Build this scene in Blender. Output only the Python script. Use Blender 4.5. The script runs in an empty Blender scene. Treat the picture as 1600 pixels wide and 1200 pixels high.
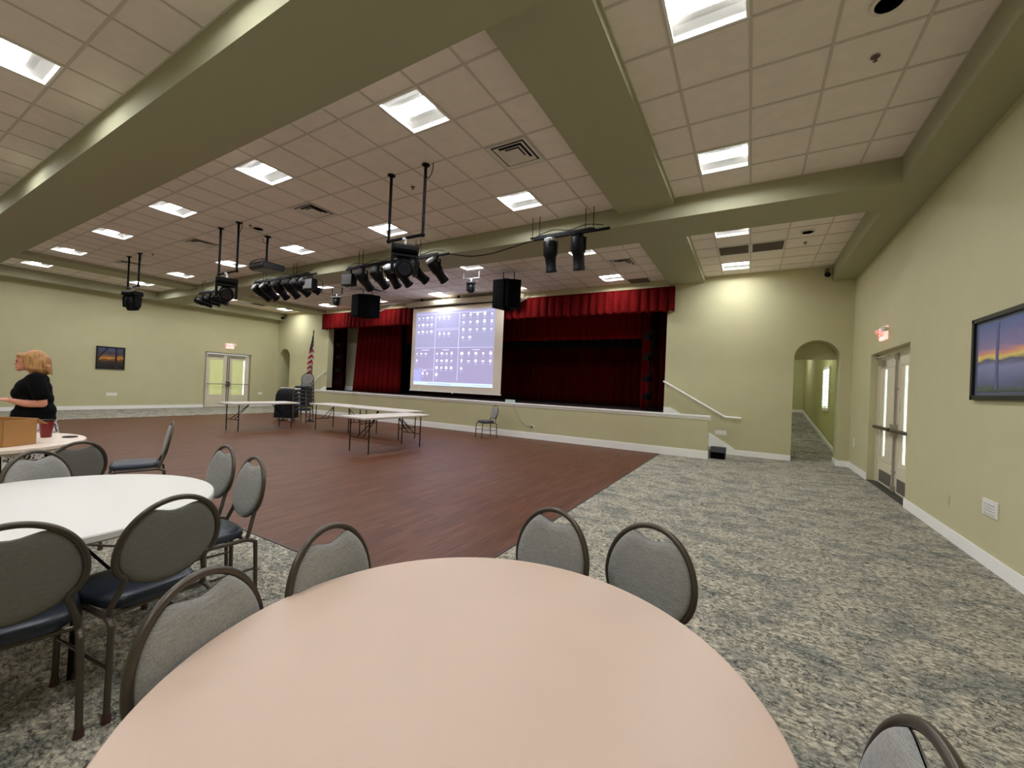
import bpy, bmesh, math, random
from mathutils import Vector, Matrix
random.seed(7)
PI = math.pi
C = bpy.context.scene.collection
SC = bpy.context.scene

# ------------------------------------------------------------------ camera, world, exposure
cam_d = bpy.data.cameras.new('camera'); cam = bpy.data.objects.new('camera', cam_d); C.objects.link(cam)
cam_d.sensor_fit = 'HORIZONTAL'; cam_d.sensor_width = 36.0; cam_d.lens = 36.0 * 640.5 / 1600.0
cam_d.clip_start = 0.02; cam_d.clip_end = 200
YAW, PITCH, ROLL, CAMZ = 0.5270, 0.0052, 0.0432, 1.489
_f = Vector((-math.sin(YAW) * math.cos(PITCH), math.cos(YAW) * math.cos(PITCH), math.sin(PITCH)))
_r0 = Vector((math.cos(YAW), math.sin(YAW), 0)); _u0 = _r0.cross(_f)
_r = _r0 * math.cos(ROLL) + _u0 * math.sin(ROLL); _u = _u0 * math.cos(ROLL) - _r0 * math.sin(ROLL)
cam.matrix_world = Matrix(((_r.x, _u.x, -_f.x, 0), (_r.y, _u.y, -_f.y, 0), (_r.z, _u.z, -_f.z, CAMZ), (0, 0, 0, 1)))
SC.camera = cam
W = bpy.data.worlds.new('world'); SC.world = W; W.use_nodes = True
W.node_tree.nodes['Background'].inputs[0].default_value = (0.72, 0.92, 1.0, 1)
W.node_tree.nodes['Background'].inputs[1].default_value = 2.6
SC.view_settings.view_transform = 'Standard'; SC.view_settings.look = 'None'
SC.view_settings.gamma = 1.0; SC.view_settings.use_curve_mapping = False
SC.view_settings.exposure = 1.6
LAMP = 34.0          # emission of the ceiling lights' lenses
SC.cycles.max_bounces = 10; SC.cycles.diffuse_bounces = 6; SC.cycles.use_denoising = True
SC.cycles.sample_clamp_indirect = 8.0

# ------------------------------------------------------------------ materials
def lin(c):
    return tuple(((v / 255) / 12.92 if v / 255 <= 0.04045 else ((v / 255 + 0.055) / 1.055) ** 2.4) for v in c)
def nt(m): return m.node_tree.nodes, m.node_tree.links
def mat(name, rgb, rough=0.6, metal=0.0, noise=0.0, nscale=20.0, bump=0.0, bscale=200.0, spec=0.5, emit=None, estr=0.0, stretch=(1, 1, 1), coat=0.0, sheen=0.0):
    m = bpy.data.materials.new(name); m.use_nodes = True; N, L = nt(m)
    b = N['Principled BSDF']; c = lin(rgb)
    b.inputs['Base Color'].default_value = (*c, 1); b.inputs['Roughness'].default_value = rough
    b.inputs['Metallic'].default_value = metal; b.inputs['Specular IOR Level'].default_value = spec
    if coat: b.inputs['Coat Weight'].default_value = coat; b.inputs['Coat Roughness'].default_value = 0.15
    if sheen: b.inputs['Sheen Weight'].default_value = sheen; b.inputs['Sheen Roughness'].default_value = 0.4
    if noise or bump:
        tc = N.new('ShaderNodeTexCoord'); mp = N.new('ShaderNodeMapping'); L.new(tc.outputs['Object'], mp.inputs[0])
        mp.inputs['Scale'].default_value = stretch
    if noise:
        n = N.new('ShaderNodeTexNoise'); n.inputs['Scale'].default_value = nscale; n.inputs['Detail'].default_value = 4
        L.new(mp.outputs[0], n.inputs['Vector'])
        r = N.new('ShaderNodeValToRGB'); r.color_ramp.elements[0].position = 0.3; r.color_ramp.elements[1].position = 0.7
        r.color_ramp.elements[0].color = (*[v * (1 - noise) for v in c], 1); r.color_ramp.elements[1].color = (*[min(1, v * (1 + noise)) for v in c], 1)
        L.new(n.outputs['Fac'], r.inputs[0]); L.new(r.outputs[0], b.inputs['Base Color'])
    if bump:
        n2 = N.new('ShaderNodeTexNoise'); n2.inputs['Scale'].default_value = bscale; n2.inputs['Detail'].default_value = 3
        L.new(mp.outputs[0], n2.inputs['Vector'])
        bp = N.new('ShaderNodeBump'); bp.inputs['Strength'].default_value = bump; bp.inputs['Distance'].default_value = 0.004
        L.new(n2.outputs['Fac'], bp.inputs['Height']); L.new(bp.outputs[0], b.inputs['Normal'])
    if emit:
        b.inputs['Emission Color'].default_value = (*lin(emit), 1); b.inputs['Emission Strength'].default_value = estr
    return m

def carpet_mat():
    m = bpy.data.materials.new('carpet'); m.use_nodes = True; N, L = nt(m); b = N['Principled BSDF']
    b.inputs['Roughness'].default_value = 0.95; b.inputs['Specular IOR Level'].default_value = 0.1
    tc = N.new('ShaderNodeTexCoord')
    def noise(scale, detail, sx=1, sy=1, dist=0.0, rough=0.6):
        mp = N.new('ShaderNodeMapping'); mp.inputs['Scale'].default_value = (sx, sy, 1); L.new(tc.outputs['Object'], mp.inputs[0])
        n = N.new('ShaderNodeTexNoise'); n.inputs['Scale'].default_value = scale; n.inputs['Detail'].default_value = detail
        n.inputs['Distortion'].default_value = dist; n.inputs['Roughness'].default_value = rough; L.new(mp.outputs[0], n.inputs['Vector']); return n.outputs['Fac']
    def ramp(src, stops):
        r = N.new('ShaderNodeValToRGB'); e = r.color_ramp.elements
        e[0].position = stops[0][0]; e[0].color = (*stops[0][1], 1)
        e[1].position = stops[-1][0]; e[1].color = (*stops[-1][1], 1)
        for p, c in stops[1:-1]:
            x = e.new(p); x.color = (*c, 1)
        L.new(src, r.inputs[0]); return r.outputs[0]
    def mix(f, a, c):
        x = N.new('ShaderNodeMix'); x.data_type = 'RGBA'
        L.new(f, x.inputs[0]); L.new(a, x.inputs[6]); L.new(c, x.inputs[7]); return x.outputs[2]
    beige = ramp(noise(26, 7, 1, 1.6, 0.5, 0.78), [(0.38, lin((80, 80, 74))), (0.48, lin((152, 146, 130))), (0.60, lin((214, 204, 182)))])
    teal = ramp(noise(30, 6, 1, 1.5, 0.9, 0.78), [(0.39, lin((54, 62, 64))), (0.49, lin((102, 108, 104))), (0.62, lin((178, 172, 154)))])
    f = ramp(noise(2.6, 6, 1, 1.5, 0.5, 0.7), [(0.46, (0, 0, 0)), (0.60, (0.8, 0.8, 0.8))])
    base = mix(f, beige, teal)
    # dark scrolled outlines of the worn rug pattern
    v = N.new('ShaderNodeTexVoronoi'); v.feature = 'DISTANCE_TO_EDGE'; v.inputs['Scale'].default_value = 17
    mp = N.new('ShaderNodeMapping'); mp.inputs['Scale'].default_value = (1, 1.4, 1); L.new(tc.outputs['Object'], mp.inputs[0])
    dn = N.new('ShaderNodeTexNoise'); dn.inputs['Scale'].default_value = 14; dn.inputs['Detail'].default_value = 3; L.new(tc.outputs['Object'], dn.inputs['Vector'])
    ad = N.new('ShaderNodeMix'); ad.data_type = 'RGBA'; ad.inputs[0].default_value = 0.12; L.new(mp.outputs[0], ad.inputs[6]); L.new(dn.outputs['Color'], ad.inputs[7])
    L.new(ad.outputs[2], v.inputs['Vector'])
    ln = ramp(v.outputs['Distance'], [(0.0, (1, 1, 1)), (0.07, (0, 0, 0))])
    brk = ramp(noise(7, 6, 1, 1, 0, 0.7), [(0.46, (0, 0, 0)), (0.54, (0.9, 0.9, 0.9))])
    mm = N.new('ShaderNodeMix'); mm.data_type = 'RGBA'; mm.blend_type = 'MULTIPLY'; mm.inputs[0].default_value = 1; L.new(ln, mm.inputs[6]); L.new(brk, mm.inputs[7])
    dark = N.new('ShaderNodeRGB'); dark.outputs[0].default_value = (*lin((40, 44, 48)), 1)
    out = mix(mm.outputs[2], base, dark.outputs[0])
    L.new(out, b.inputs['Base Color'])
    bp = N.new('ShaderNodeBump'); bp.inputs['Strength'].default_value = 0.5; bp.inputs['Distance'].default_value = 0.004
    L.new(noise(420, 2), bp.inputs['Height']); L.new(bp.outputs[0], b.inputs['Normal'])
    return m

def wood_mat():
    m = bpy.data.materials.new('dance_floor_wood'); m.use_nodes = True; N, L = nt(m); b = N['Principled BSDF']
    b.inputs['Roughness'].default_value = 0.46; b.inputs['Specular IOR Level'].default_value = 0.28
    tc = N.new('ShaderNodeTexCoord')
    mp = N.new('ShaderNodeMapping'); mp.inputs['Rotation'].default_value = (0, 0, PI / 2); L.new(tc.outputs['Object'], mp.inputs[0])
    br = N.new('ShaderNodeTexBrick'); br.inputs['Scale'].default_value = 1.0; br.inputs['Brick Width'].default_value = 0.9
    br.inputs['Row Height'].default_value = 0.075; br.inputs['Mortar Size'].default_value = 0.0012; br.offset = 0.37
    br.inputs['Color1'].default_value = (*lin((106, 64, 38)), 1); br.inputs['Color2'].default_value = (*lin((90, 50, 27)), 1)
    br.inputs['Mortar'].default_value = (*lin((56, 34, 28)), 1); br.inputs['Bias'].default_value = 0.0
    L.new(mp.outputs[0], br.inputs['Vector'])
    mp2 = N.new('ShaderNodeMapping'); mp2.inputs['Scale'].default_value = (60, 2.2, 1); L.new(tc.outputs['Object'], mp2.inputs[0])
    n = N.new('ShaderNodeTexNoise'); n.inputs['Scale'].default_value = 1.0; n.inputs['Detail'].default_value = 5; L.new(mp2.outputs[0], n.inputs['Vector'])
    r = N.new('ShaderNodeValToRGB'); r.color_ramp.elements[0].position = 0.32; r.color_ramp.elements[0].color = (0.50, 0.48, 0.46, 1)
    r.color_ramp.elements[1].position = 0.7; r.color_ramp.elements[1].color = (1.28, 1.26, 1.24, 1); L.new(n.outputs['Fac'], r.inputs[0])
    x = N.new('ShaderNodeMix'); x.data_type = 'RGBA'; x.blend_type = 'MULTIPLY'; x.inputs[0].default_value = 1
    L.new(br.outputs['Color'], x.inputs[6]); L.new(r.outputs[0], x.inputs[7]); L.new(x.outputs[2], b.inputs['Base Color'])
    bp = N.new('ShaderNodeBump'); bp.inputs['Strength'].default_value = 0.25; bp.inputs['Distance'].default_value = 0.002
    L.new(n.outputs['Fac'], bp.inputs['Height']); L.new(bp.outputs[0], b.inputs['Normal'])
    return m

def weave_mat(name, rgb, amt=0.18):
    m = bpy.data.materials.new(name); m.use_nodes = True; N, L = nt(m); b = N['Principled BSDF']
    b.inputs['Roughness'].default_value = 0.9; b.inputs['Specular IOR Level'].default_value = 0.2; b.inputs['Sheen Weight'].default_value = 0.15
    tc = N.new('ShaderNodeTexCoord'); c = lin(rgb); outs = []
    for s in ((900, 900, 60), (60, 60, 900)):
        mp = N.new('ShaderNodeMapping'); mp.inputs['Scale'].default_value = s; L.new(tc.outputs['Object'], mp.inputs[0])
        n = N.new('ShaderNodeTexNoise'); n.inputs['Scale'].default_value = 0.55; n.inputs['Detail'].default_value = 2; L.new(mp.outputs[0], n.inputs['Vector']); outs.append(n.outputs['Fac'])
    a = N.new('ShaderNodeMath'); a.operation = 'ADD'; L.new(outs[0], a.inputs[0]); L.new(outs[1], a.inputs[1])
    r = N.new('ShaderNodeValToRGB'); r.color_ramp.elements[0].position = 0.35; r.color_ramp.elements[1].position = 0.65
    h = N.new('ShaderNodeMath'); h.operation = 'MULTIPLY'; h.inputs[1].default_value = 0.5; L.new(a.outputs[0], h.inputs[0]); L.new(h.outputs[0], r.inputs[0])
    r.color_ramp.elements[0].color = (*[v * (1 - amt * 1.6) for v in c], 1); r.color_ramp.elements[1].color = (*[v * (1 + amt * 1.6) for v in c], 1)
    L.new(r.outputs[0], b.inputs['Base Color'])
    return m

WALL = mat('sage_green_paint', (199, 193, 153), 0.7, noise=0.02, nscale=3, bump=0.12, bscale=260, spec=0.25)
BEAM = mat('sage_paint_shaded', (168, 165, 136), 0.75, bump=0.1, bscale=260, spec=0.2)  # the wall paint, darkened to carry the shade of the beam undersides
TILE = mat('ceiling_tile', (240, 230, 220), 0.9, noise=0.03, nscale=8, bump=0.3, bscale=500, spec=0.1)
TBAR = mat('ceiling_grid_metal', (205, 196, 184), 0.6)
WHITE = mat('white_trim_paint', (250, 248, 242), 0.45)
CARPET = carpet_mat(); WOOD = wood_mat()
EDGE = mat('floor_edge_strip', (70, 52, 44), 0.5)
LIGHTF = mat('light_housing_white', (240, 238, 232), 0.5)
REFL = mat('light_reflector', (196, 194, 188), 0.6, spec=0.1)
LENS = mat('light_lens', (255, 255, 255), 0.5, emit=(244, 248, 255), estr=LAMP)
VENT = mat('vent_metal', (222, 216, 206), 0.5); VENTD = mat('vent_dark_gap', (40, 36, 32), 0.9)
GRILLE = mat('return_grille', (112, 100, 90), 0.8)
BLACK = mat('black_metal', (7, 7, 8), 0.6, spec=0.2); BLACKP = mat('black_plastic', (6, 6, 8), 0.5, spec=0.2)
LENSG = mat('lens_glass', (30, 34, 44), 0.08, coat=1.0)
CHROME = mat('bright_metal', (190, 190, 192), 0.3, metal=0.9)
SILVER = mat('silver_cap', (205, 205, 208), 0.4, metal=0.3)
GREYB = mat('grey_box_metal', (96, 96, 96), 0.5)
SPK = mat('speaker_grille', (5, 6, 9), 0.9, bump=0.3, bscale=900, spec=0.08)
RED = mat('red_velvet', (86, 10, 10), 0.9, noise=0.3, nscale=22, stretch=(1, 1, 0.06), spec=0.05)
DRED = mat('dark_red_velvet', (88, 9, 10), 0.9, noise=0.25, nscale=24, stretch=(1, 1, 0.05), spec=0.04)
BLKC = mat('black_curtain', (14, 10, 12), 0.95)
STAGEF = mat('stage_floor', (44, 20, 20), 0.7)
CREAM = mat('cream_paint', (196, 186, 160), 0.7)
DOORP = mat('cream_door_paint', (222, 212, 186), 0.5)
METB = mat('brushed_metal', (172, 164, 148), 0.4, metal=0.55)
FRAME_B = mat('black_frame', (9, 8, 9), 0.4)
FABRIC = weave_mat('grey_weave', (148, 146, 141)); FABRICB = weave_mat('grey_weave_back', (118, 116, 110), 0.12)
VINYL = mat('navy_vinyl', (36, 44, 56), 0.38, bump=0.15, bscale=120)
TUBE = mat('bronze_tube', (84, 76, 66), 0.36, metal=0.55)
FOOT = mat('brown_glide', (70, 38, 34), 0.5)
TAB_A = mat('blush_laminate', (206, 180, 160), 0.42, noise=0.015, nscale=5, spec=0.4)
TAB_B = mat('sheen_whitened_laminate', (222, 219, 210), 0.38, spec=0.5)  # glancing reflection off this tabletop is painted in as a whiter colour
TAB_C = mat('beige_laminate', (230, 212, 194), 0.42)
TAB_E = mat('table_edge', (190, 180, 162), 0.5)
PLAST = mat('grey_white_plastic', (206, 196, 184), 0.55, bump=0.1, bscale=300)
SKIN = mat('skin', (206, 140, 112), 0.55); HAIR = mat('blond_hair', (176, 128, 76), 0.6, noise=0.35, nscale=60, stretch=(1, 1, 0.15))
SHIRT = mat('black_shirt', (3, 3, 4), 0.9, spec=0.15)
CARD = mat('cardboard', (176, 128, 72), 0.8, noise=0.04)
MUG = mat('dark_red_cup', (120, 20, 20), 0.35)
PLATE = mat('white_plate', (235, 232, 224), 0.4)
IVORY = mat('ivory_plate', (196, 186, 150), 0.5)
EXITR = mat('exit_red', (230, 60, 50), 0.5, emit=(255, 60, 45), estr=1.2)
EXITW = mat('exit_white', (245, 225, 220), 0.5, emit=(255, 190, 180), estr=0.35)
TEALP = mat('teal_white_plastic', (200, 222, 218), 0.4)
def floral():
    m = bpy.data.materials.new('black_and_white_floral'); m.use_nodes = True; N, L = nt(m); b = N['Principled BSDF']; b.inputs['Roughness'].default_value = 0.8
    tc = N.new('ShaderNodeTexCoord'); n = N.new('ShaderNodeTexNoise'); n.inputs['Scale'].default_value = 16; n.inputs['Detail'].default_value = 2; n.inputs['Distortion'].default_value = 2
    L.new(tc.outputs['Object'], n.inputs['Vector']); r = N.new('ShaderNodeValToRGB'); r.color_ramp.interpolation = 'CONSTANT'
    r.color_ramp.elements[0].color = (*lin((28, 24, 24)), 1); r.color_ramp.elements[1].position = 0.47; r.color_ramp.elements[1].color = (*lin((226, 216, 206)), 1)
    L.new(n.outputs['Fac'], r.inputs[0]); L.new(r.outputs[0], b.inputs['Base Color']); return m
FLORAL = floral()

# ------------------------------------------------------------------ mesh helpers
class MB:
    def __init__(s): s.bm = bmesh.new(); s.mi = 0
    def face(s, vs):
        try:
            f = s.bm.faces.new(vs); f.material_index = s.mi; return f
        except ValueError: return None
    def v(s, p): return s.bm.verts.new(p)
    def box(s, x0, x1, y0, y1, z0, z1, M=None):
        P = [Vector((x, y, z)) for z in (z0, z1) for y in (y0, y1) for x in (x0, x1)]
        if M is not None: P = [M @ p for p in P]
        V = [s.v(p) for p in P]
        for q in ((0, 2, 3, 1), (4, 5, 7, 6), (0, 1, 5, 4), (2, 6, 7, 3), (0, 4, 6, 2), (1, 3, 7, 5)): s.face([V[i] for i in q])
        return s
    def quad(s, a, b, c, d): s.face([s.v(a), s.v(b), s.v(c), s.v(d)]); return s
    def tube(s, pts, r, n=10, closed=False, caps=True):
        pts = [Vector(p) for p in pts]; R = r if isinstance(r, (list, tuple)) else [r] * len(pts)
        rings = []; prev = None; m = len(pts)
        for i, p in enumerate(pts):
            if closed: t = (pts[(i + 1) % m] - pts[i - 1]).normalized()
            else: t = (pts[min(i + 1, m - 1)] - pts[max(i - 1, 0)]).normalized()
            if prev is None:
                a = Vector((0, 0, 1)) if abs(t.z) < 0.9 else Vector((1, 0, 0)); u = t.cross(a).normalized()
            else: u = (prev - t * prev.dot(t)).normalized()
            prev = u; w = t.cross(u)
            rings.append([s.v(p + (u * math.cos(2 * PI * k / n) + w * math.sin(2 * PI * k / n)) * R[i]) for k in range(n)])
        for i in range(m - (0 if closed else 1)):
            A, B = rings[i], rings[(i + 1) % m]
            for k in range(n): s.face([A[k], A[(k + 1) % n], B[(k + 1) % n], B[k]])
        if caps and not closed:
            s.face(list(reversed(rings[0]))); s.face(rings[-1])
        return s
    def cyl(s, a, b, r, r2=None, n=16): return s.tube([a, b], [r, r if r2 is None else r2], n)
    def lathe(s, prof, n=32, M=None):
        rings = []
        for (r, z) in prof:
            ring = []
            for k in range(n):
                p = Vector((r * math.cos(2 * PI * k / n), r * math.sin(2 * PI * k / n), z))
                ring.append(s.v(M @ p if M is not None else p))
            rings.append(ring)
        for A, B in zip(rings, rings[1:]):
            for k in range(n): s.face([A[k], A[(k + 1) % n], B[(k + 1) % n], B[k]])
        s.face(list(reversed(rings[0]))); s.face(rings[-1]); return s
    def prism(s, poly, axis, a, b):
        def P(u, w, t): return {'x': (t, u, w), 'y': (u, t, w), 'z': (u, w, t)}[axis]
        A = [s.v(P(u, w, a)) for u, w in poly]; B = [s.v(P(u, w, b)) for u, w in poly]
        s.face(A); s.face(list(reversed(B)))
        for i in range(len(poly)):
            j = (i + 1) % len(poly); s.face([A[j], A[i], B[i], B[j]])
        return s
    def sphere(s, c, rx, ry=None, rz=None, M=None, seg=16, rng=10):
        ry = rx if ry is None else ry; rz = rx if rz is None else rz
        prof = [(math.sin(PI * i / rng), -math.cos(PI * i / rng)) for i in range(rng + 1)]
        prof[0] = (0.02, -1); prof[-1] = (0.02, 1)
        T = Matrix.Translation(Vector(c)) @ (M if M is not None else Matrix.Identity(4)) @ Matrix.Diagonal((rx, ry, rz, 1))
        return s.lathe(prof, seg, T)
    def build(s, name, mats, parent=None, smooth=False, bevel=0.0, loc=None):
        bmesh.ops.recalc_face_normals(s.bm, faces=s.bm.faces)
        me = bpy.data.meshes.new(name); s.bm.to_mesh(me); s.bm.free()
        for m in (mats if isinstance(mats, (list, tuple)) else [mats]): me.materials.append(m)
        o = bpy.data.objects.new(name, me); C.objects.link(o)
        if smooth:
            me.shade_smooth()
            try: me.set_sharp_from_angle(angle=math.radians(40))
            except Exception: pass
        if bevel:
            b = o.modifiers.new('bevel', 'BEVEL'); b.width = bevel; b.segments = 2; b.limit_method = 'ANGLE'; b.angle_limit = math.radians(40)
        if parent is not None: o.parent = parent
        if loc is not None: o.location = loc
        return o
def tag(o, label, cat, group=None):
    o['label'] = label; o['category'] = cat
    if group: o['group'] = group
    return o
def thing(name, label, cat, loc=(0, 0, 0), rz=0, group=None):
    o = bpy.data.objects.new(name, None); C.objects.link(o); o.empty_display_size = 0.1
    o.location = loc; o.rotation_euler = (0, 0, rz); return tag(o, label, cat, group)
def struct(name, mb, m, **k):
    o = mb.build(name, m, **k); o['kind'] = 'structure'; return o
def sstruct(name, loc=(0, 0, 0)):
    o = bpy.data.objects.new(name, None); C.objects.link(o); o.location = loc; o['kind'] = 'structure'; return o
def dup(root, loc, rz, label, group=None, name=None):
    r = root.copy(); C.objects.link(r); r.location = loc; r.rotation_euler = (0, 0, rz); r['label'] = label
    if group: r['group'] = group
    for ch in list(root.children):
        c = ch.copy(); C.objects.link(c); c.parent = r
        for g in ch.children:
            d = g.copy(); C.objects.link(d); d.parent = c
    return r
def bez(pts, n=8):
    """smooth path through points (Catmull-Rom)"""
    P = [Vector(p) for p in pts]; P = [P[0] * 2 - P[1]] + P + [P[-1] * 2 - P[-2]]; out = []
    for i in range(1, len(P) - 2):
        a, b, c, d = P[i - 1:i + 3]
        for k in range(n):
            t = k / n
            out.append(0.5 * ((2 * b) + (c - a) * t + (2 * a - 5 * b + 4 * c - d) * t * t + (3 * b - a - 3 * c + d) * t ** 3))
    out.append(P[-2]); return out
def text_into(s, body, size, M, depth=0.002):
    cu = bpy.data.curves.new('letters', 'FONT'); cu.body = body; cu.size = size; cu.align_x = 'CENTER'; cu.align_y = 'CENTER'; cu.extrude = depth; cu.resolution_u = 3
    to = bpy.data.objects.new('letters', cu); C.objects.link(to)
    me = bpy.data.meshes.new_from_object(to); 
    bm2 = bmesh.new(); bm2.from_mesh(me); bm2.transform(M); me2 = bpy.data.meshes.new('t'); bm2.to_mesh(me2); bm2.free()
    n0 = len(s.bm.faces); s.bm.from_mesh(me2); s.bm.faces.ensure_lookup_table()
    for f in s.bm.faces[n0:]: f.material_index = s.mi
    bpy.data.objects.remove(to); bpy.data.meshes.remove(me); bpy.data.meshes.remove(me2)

# ------------------------------------------------------------------ room dimensions (metres; camera stands at x=0, y=0)
XR, XL, YW, YS, YN = 1.96, -20.42, 11.76, 10.46, -4.0
ZT = 4.80
ZC, ZB = 4.53, 4.56          # ceilings of the near and of the stage-side bays
SF = 0.95                    # stage floor
DY0, DY1, DZ = 7.94, 10.16, 2.38   # right-hand doorway
LY0, LY1, LZ = 8.63, 10.52, 2.42   # doorway in the far left wall
OX0, OX1, OZ = -16.5, -2.03, 3.85  # stage opening

# floor
s = MB(); s.box(XL, XR, YN, 12.3, -0.1, 0.0); struct('floor', s, CARPET)
s = MB(); s.box(-16.6, -1.87, 2.15, YS, 0.0, 0.006); s.mi = 1
s.box(-1.87, -1.85, 2.13, YS, 0, 0.008); s.box(-16.62, -16.6, 2.13, YS, 0, 0.008); s.box(-16.62, -1.85, 2.13, 2.15, 0, 0.008)
struct('floor', s, [WOOD, EDGE])

# right wall with the doorway
s = MB(); T = 0.28
s.box(XR, XR + T, YN, DY0, 0, ZT); s.box(XR, XR + T, DY1, 12.26, 0, ZT); s.box(XR, XR + T, DY0, DY1, DZ, ZT)
struct('wall_right', s, WALL)
s = MB(); s.box(XL - T, XL, YN, LY0, 0, ZT); s.box(XL - T, XL, LY1, 12.26, 0, ZT); s.box(XL - T, XL, LY0, LY1, LZ, ZT)
struct('wall_left', s, WALL)
s = MB(); s.box(XL, XR, YN - 0.2, YN, 0, ZT); struct('wall_near', s, WALL)

# stage wall with two arches and the stage opening
def arch(s, x0, x1, zs, zt, y0, y1, top, n=24):
    cx = (x0 + x1) / 2; a = (x1 - x0) / 2; b = zt - zs
    pts = [(cx - a * math.cos(PI * k / n), zs + b * math.sin(PI * k / n)) for k in range(n + 1)]
    for (xa, za), (xb, zb) in zip(pts, pts[1:]):
        s.prism([(xa, za), (xb, zb), (xb, top), (xa, top)], 'y', y0, y1)
s = MB()
AR0, AR1 = 0.87, 1.74; AL0, AL1 = -20.22, -19.38
s.box(AR1, XR, YW, YW + 0.5, 0, ZT); s.box(0.3, AR0, YW, YW + 0.5, 0, ZT); arch(s, AR0, AR1, 2.44, 2.86, YW, YW + 0.5, ZT)
s.box(OX1, 0.3, YW, YW + 0.27, 0, ZT)
s.box(OX0, OX1, YW, YW + 0.27, OZ, ZT)
s.box(-18.8, OX0, YW, YW + 0.27, 0, ZT); s.box(AL1, -18.8, YW, YW + 0.5, 0, ZT); s.box(XL, AL0, YW, YW + 0.5, 0, ZT)
arch(s, AL0, AL1, 2.40, 2.84, YW, YW + 0.5, ZT)
s.box(0.3, 2.3, YW + 0.5, YW + 0.62, 2.45, ZT); s.box(-20.8, -18.8, YW + 0.5, YW + 0.62, 2.42, ZT)
struct('wall_stage', s, WALL)
# right corridor behind the arch: a ramp up to stage level
s = MB(); s.prism([(YW + 0.02, 0.0), (20.6, 0.92), (20.6, -0.1), (YW + 0.02, -0.1)], 'x', 0.3, 2.1); struct('floor', s, CARPET)
s = MB(); wy0, wy1, wz0, wz1 = 14.05, 15.15, 1.2, 2.4
s.box(1.88, 2.08, YW + 0.62, wy0, -0.1, 3.9); s.box(1.88, 2.08, wy1, 20.8, -0.1, 3.9); s.box(1.88, 2.08, wy0, wy1, -0.1, wz0); s.box(1.88, 2.08, wy0, wy1, wz1, 3.9)
s.box(0.3, 0.45, YW + 0.5, 20.8, -0.1, 3.9); s.box(0.3, 2.08, 20.6, 20.8, -0.1, 3.9); s.box(2.08, 2.3, YW + 0.5, YW + 0.62, 0, 3.9); s.box(0.3, 2.1, YW + 0.5, 20.8, 3.6, 3.7)
struct('wall_corridor_right', s, mat('corridor_green', (196, 192, 140), 0.75, spec=0.2))
s = MB()
for (ya, za), (yb, zb) in [((YW + 0.63, 0.06), (20.6, 0.92))]:
    s.prism([(ya, za), (yb, zb), (yb, zb + 0.11), (ya, za + 0.11)], 'x', 1.862, 1.88)
s.box(0.45, 1.88, 20.58, 20.6, 0.9, 1.03); s.box(AR1 - 0.016, AR1, YW, YW + 0.5, 0, 0.13)
struct('baseboard_corridor', s, WHITE)
# left corridor
s = MB(); s.box(-20.8, -18.6, 14.6, 14.8, 0, 3); s.box(-20.9, -20.8, 12.26, 14.8, 0, 3); s.box(-18.7, -18.6, 12.3, 14.8, 0, 3); s.box(-20.9, -18.6, 12.3, 14.8, 2.9, 3.0)
struct('wall_corridor_left', s, WALL)
s = MB(); s.box(-20.8, -18.6, 12.3, 14.8, -0.1, 0.0); struct('floor', s, CARPET)

# unseen roof added over everything, so that no sky light leaks in
s = MB(); s.box(XL - T, XR + T, YN - 0.2, 12.4, ZT, ZT + 0.1); struct('ceiling', s, TILE)
# stage house
s = MB(); s.box(-19, 0.3, 17.0, 17.1, 0, ZT); s.box(-18.6, -18.5, 12.03, 17, 0, ZT); s.box(0.2, 0.3, 12.03, 17, 0, ZT); s.box(-18.6, 0.3, 12.3, 17.1, ZT - 0.1, ZT)
struct('wall_stage_house', s, mat('stage_black_paint', (24, 20, 20), 0.9))
s = MB(); s.box(-16.5, -2.03, YS + 0.14, YW + 0.27, 0.7, SF); s.box(-18.5, 0.2, YW + 0.27, 17, 0.7, SF); struct('floor', s, STAGEF)

# knee wall in front of the stage, its white cap and the steps behind it
s = MB(); s.box(-17.7, -0.81, YS, YS + 0.14, 0, 0.90); struct('wall_stage_front', s, WALL)
s = MB()
s.prism([(YS - 0.045, 1.0), (YS - 0.045, 0.965), (YS - 0.02, 0.95), (YS - 0.015, 0.905), (YS, 0.895), (YS + 0.14, 0.895), (YS + 0.16, 0.965), (YS + 0.16, 1.0)], 'x', -17.74, -0.775)
struct('trim_1', s, WHITE)
s = MB()
for k in range(5):
    z = SF - 0.158 * (k + 1)
    s.box(OX1 + 0.24 * k, OX1 + 0.24 * (k + 1) + 0.02, YS + 0.14, YW, 0, z)
    s.box(OX0 - 0.24 * (k + 1) - 0.02, OX0 - 0.24 * k, YS + 0.14, YW, 0, z)
struct('floor', s, CARPET)
# sloped skirt boards
s = MB()
s.prism([(OX1, 0.9), (OX1, 1.10), (-1.86, 1.10), (-1.74, 1.04), (-0.34, 0.18), (-0.30, 0.13), (-0.30, 0), (-0.82, 0)], 'y', YW - 0.02, YW)
s.prism([(OX0, 0.9), (OX0, 1.10), (OX0 - .17, 1.10), (OX0 - .29, 1.04), (-18.19, 0.18), (-18.23, 0.13), (-18.23, 0), (-17.71, 0)], 'y', YW - 0.02, YW)
s.box(OX0 - .02, OX0, YW - .001, YW + 0.27, SF, SF + 0.12)
struct('trim_2', s, WHITE)
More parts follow.
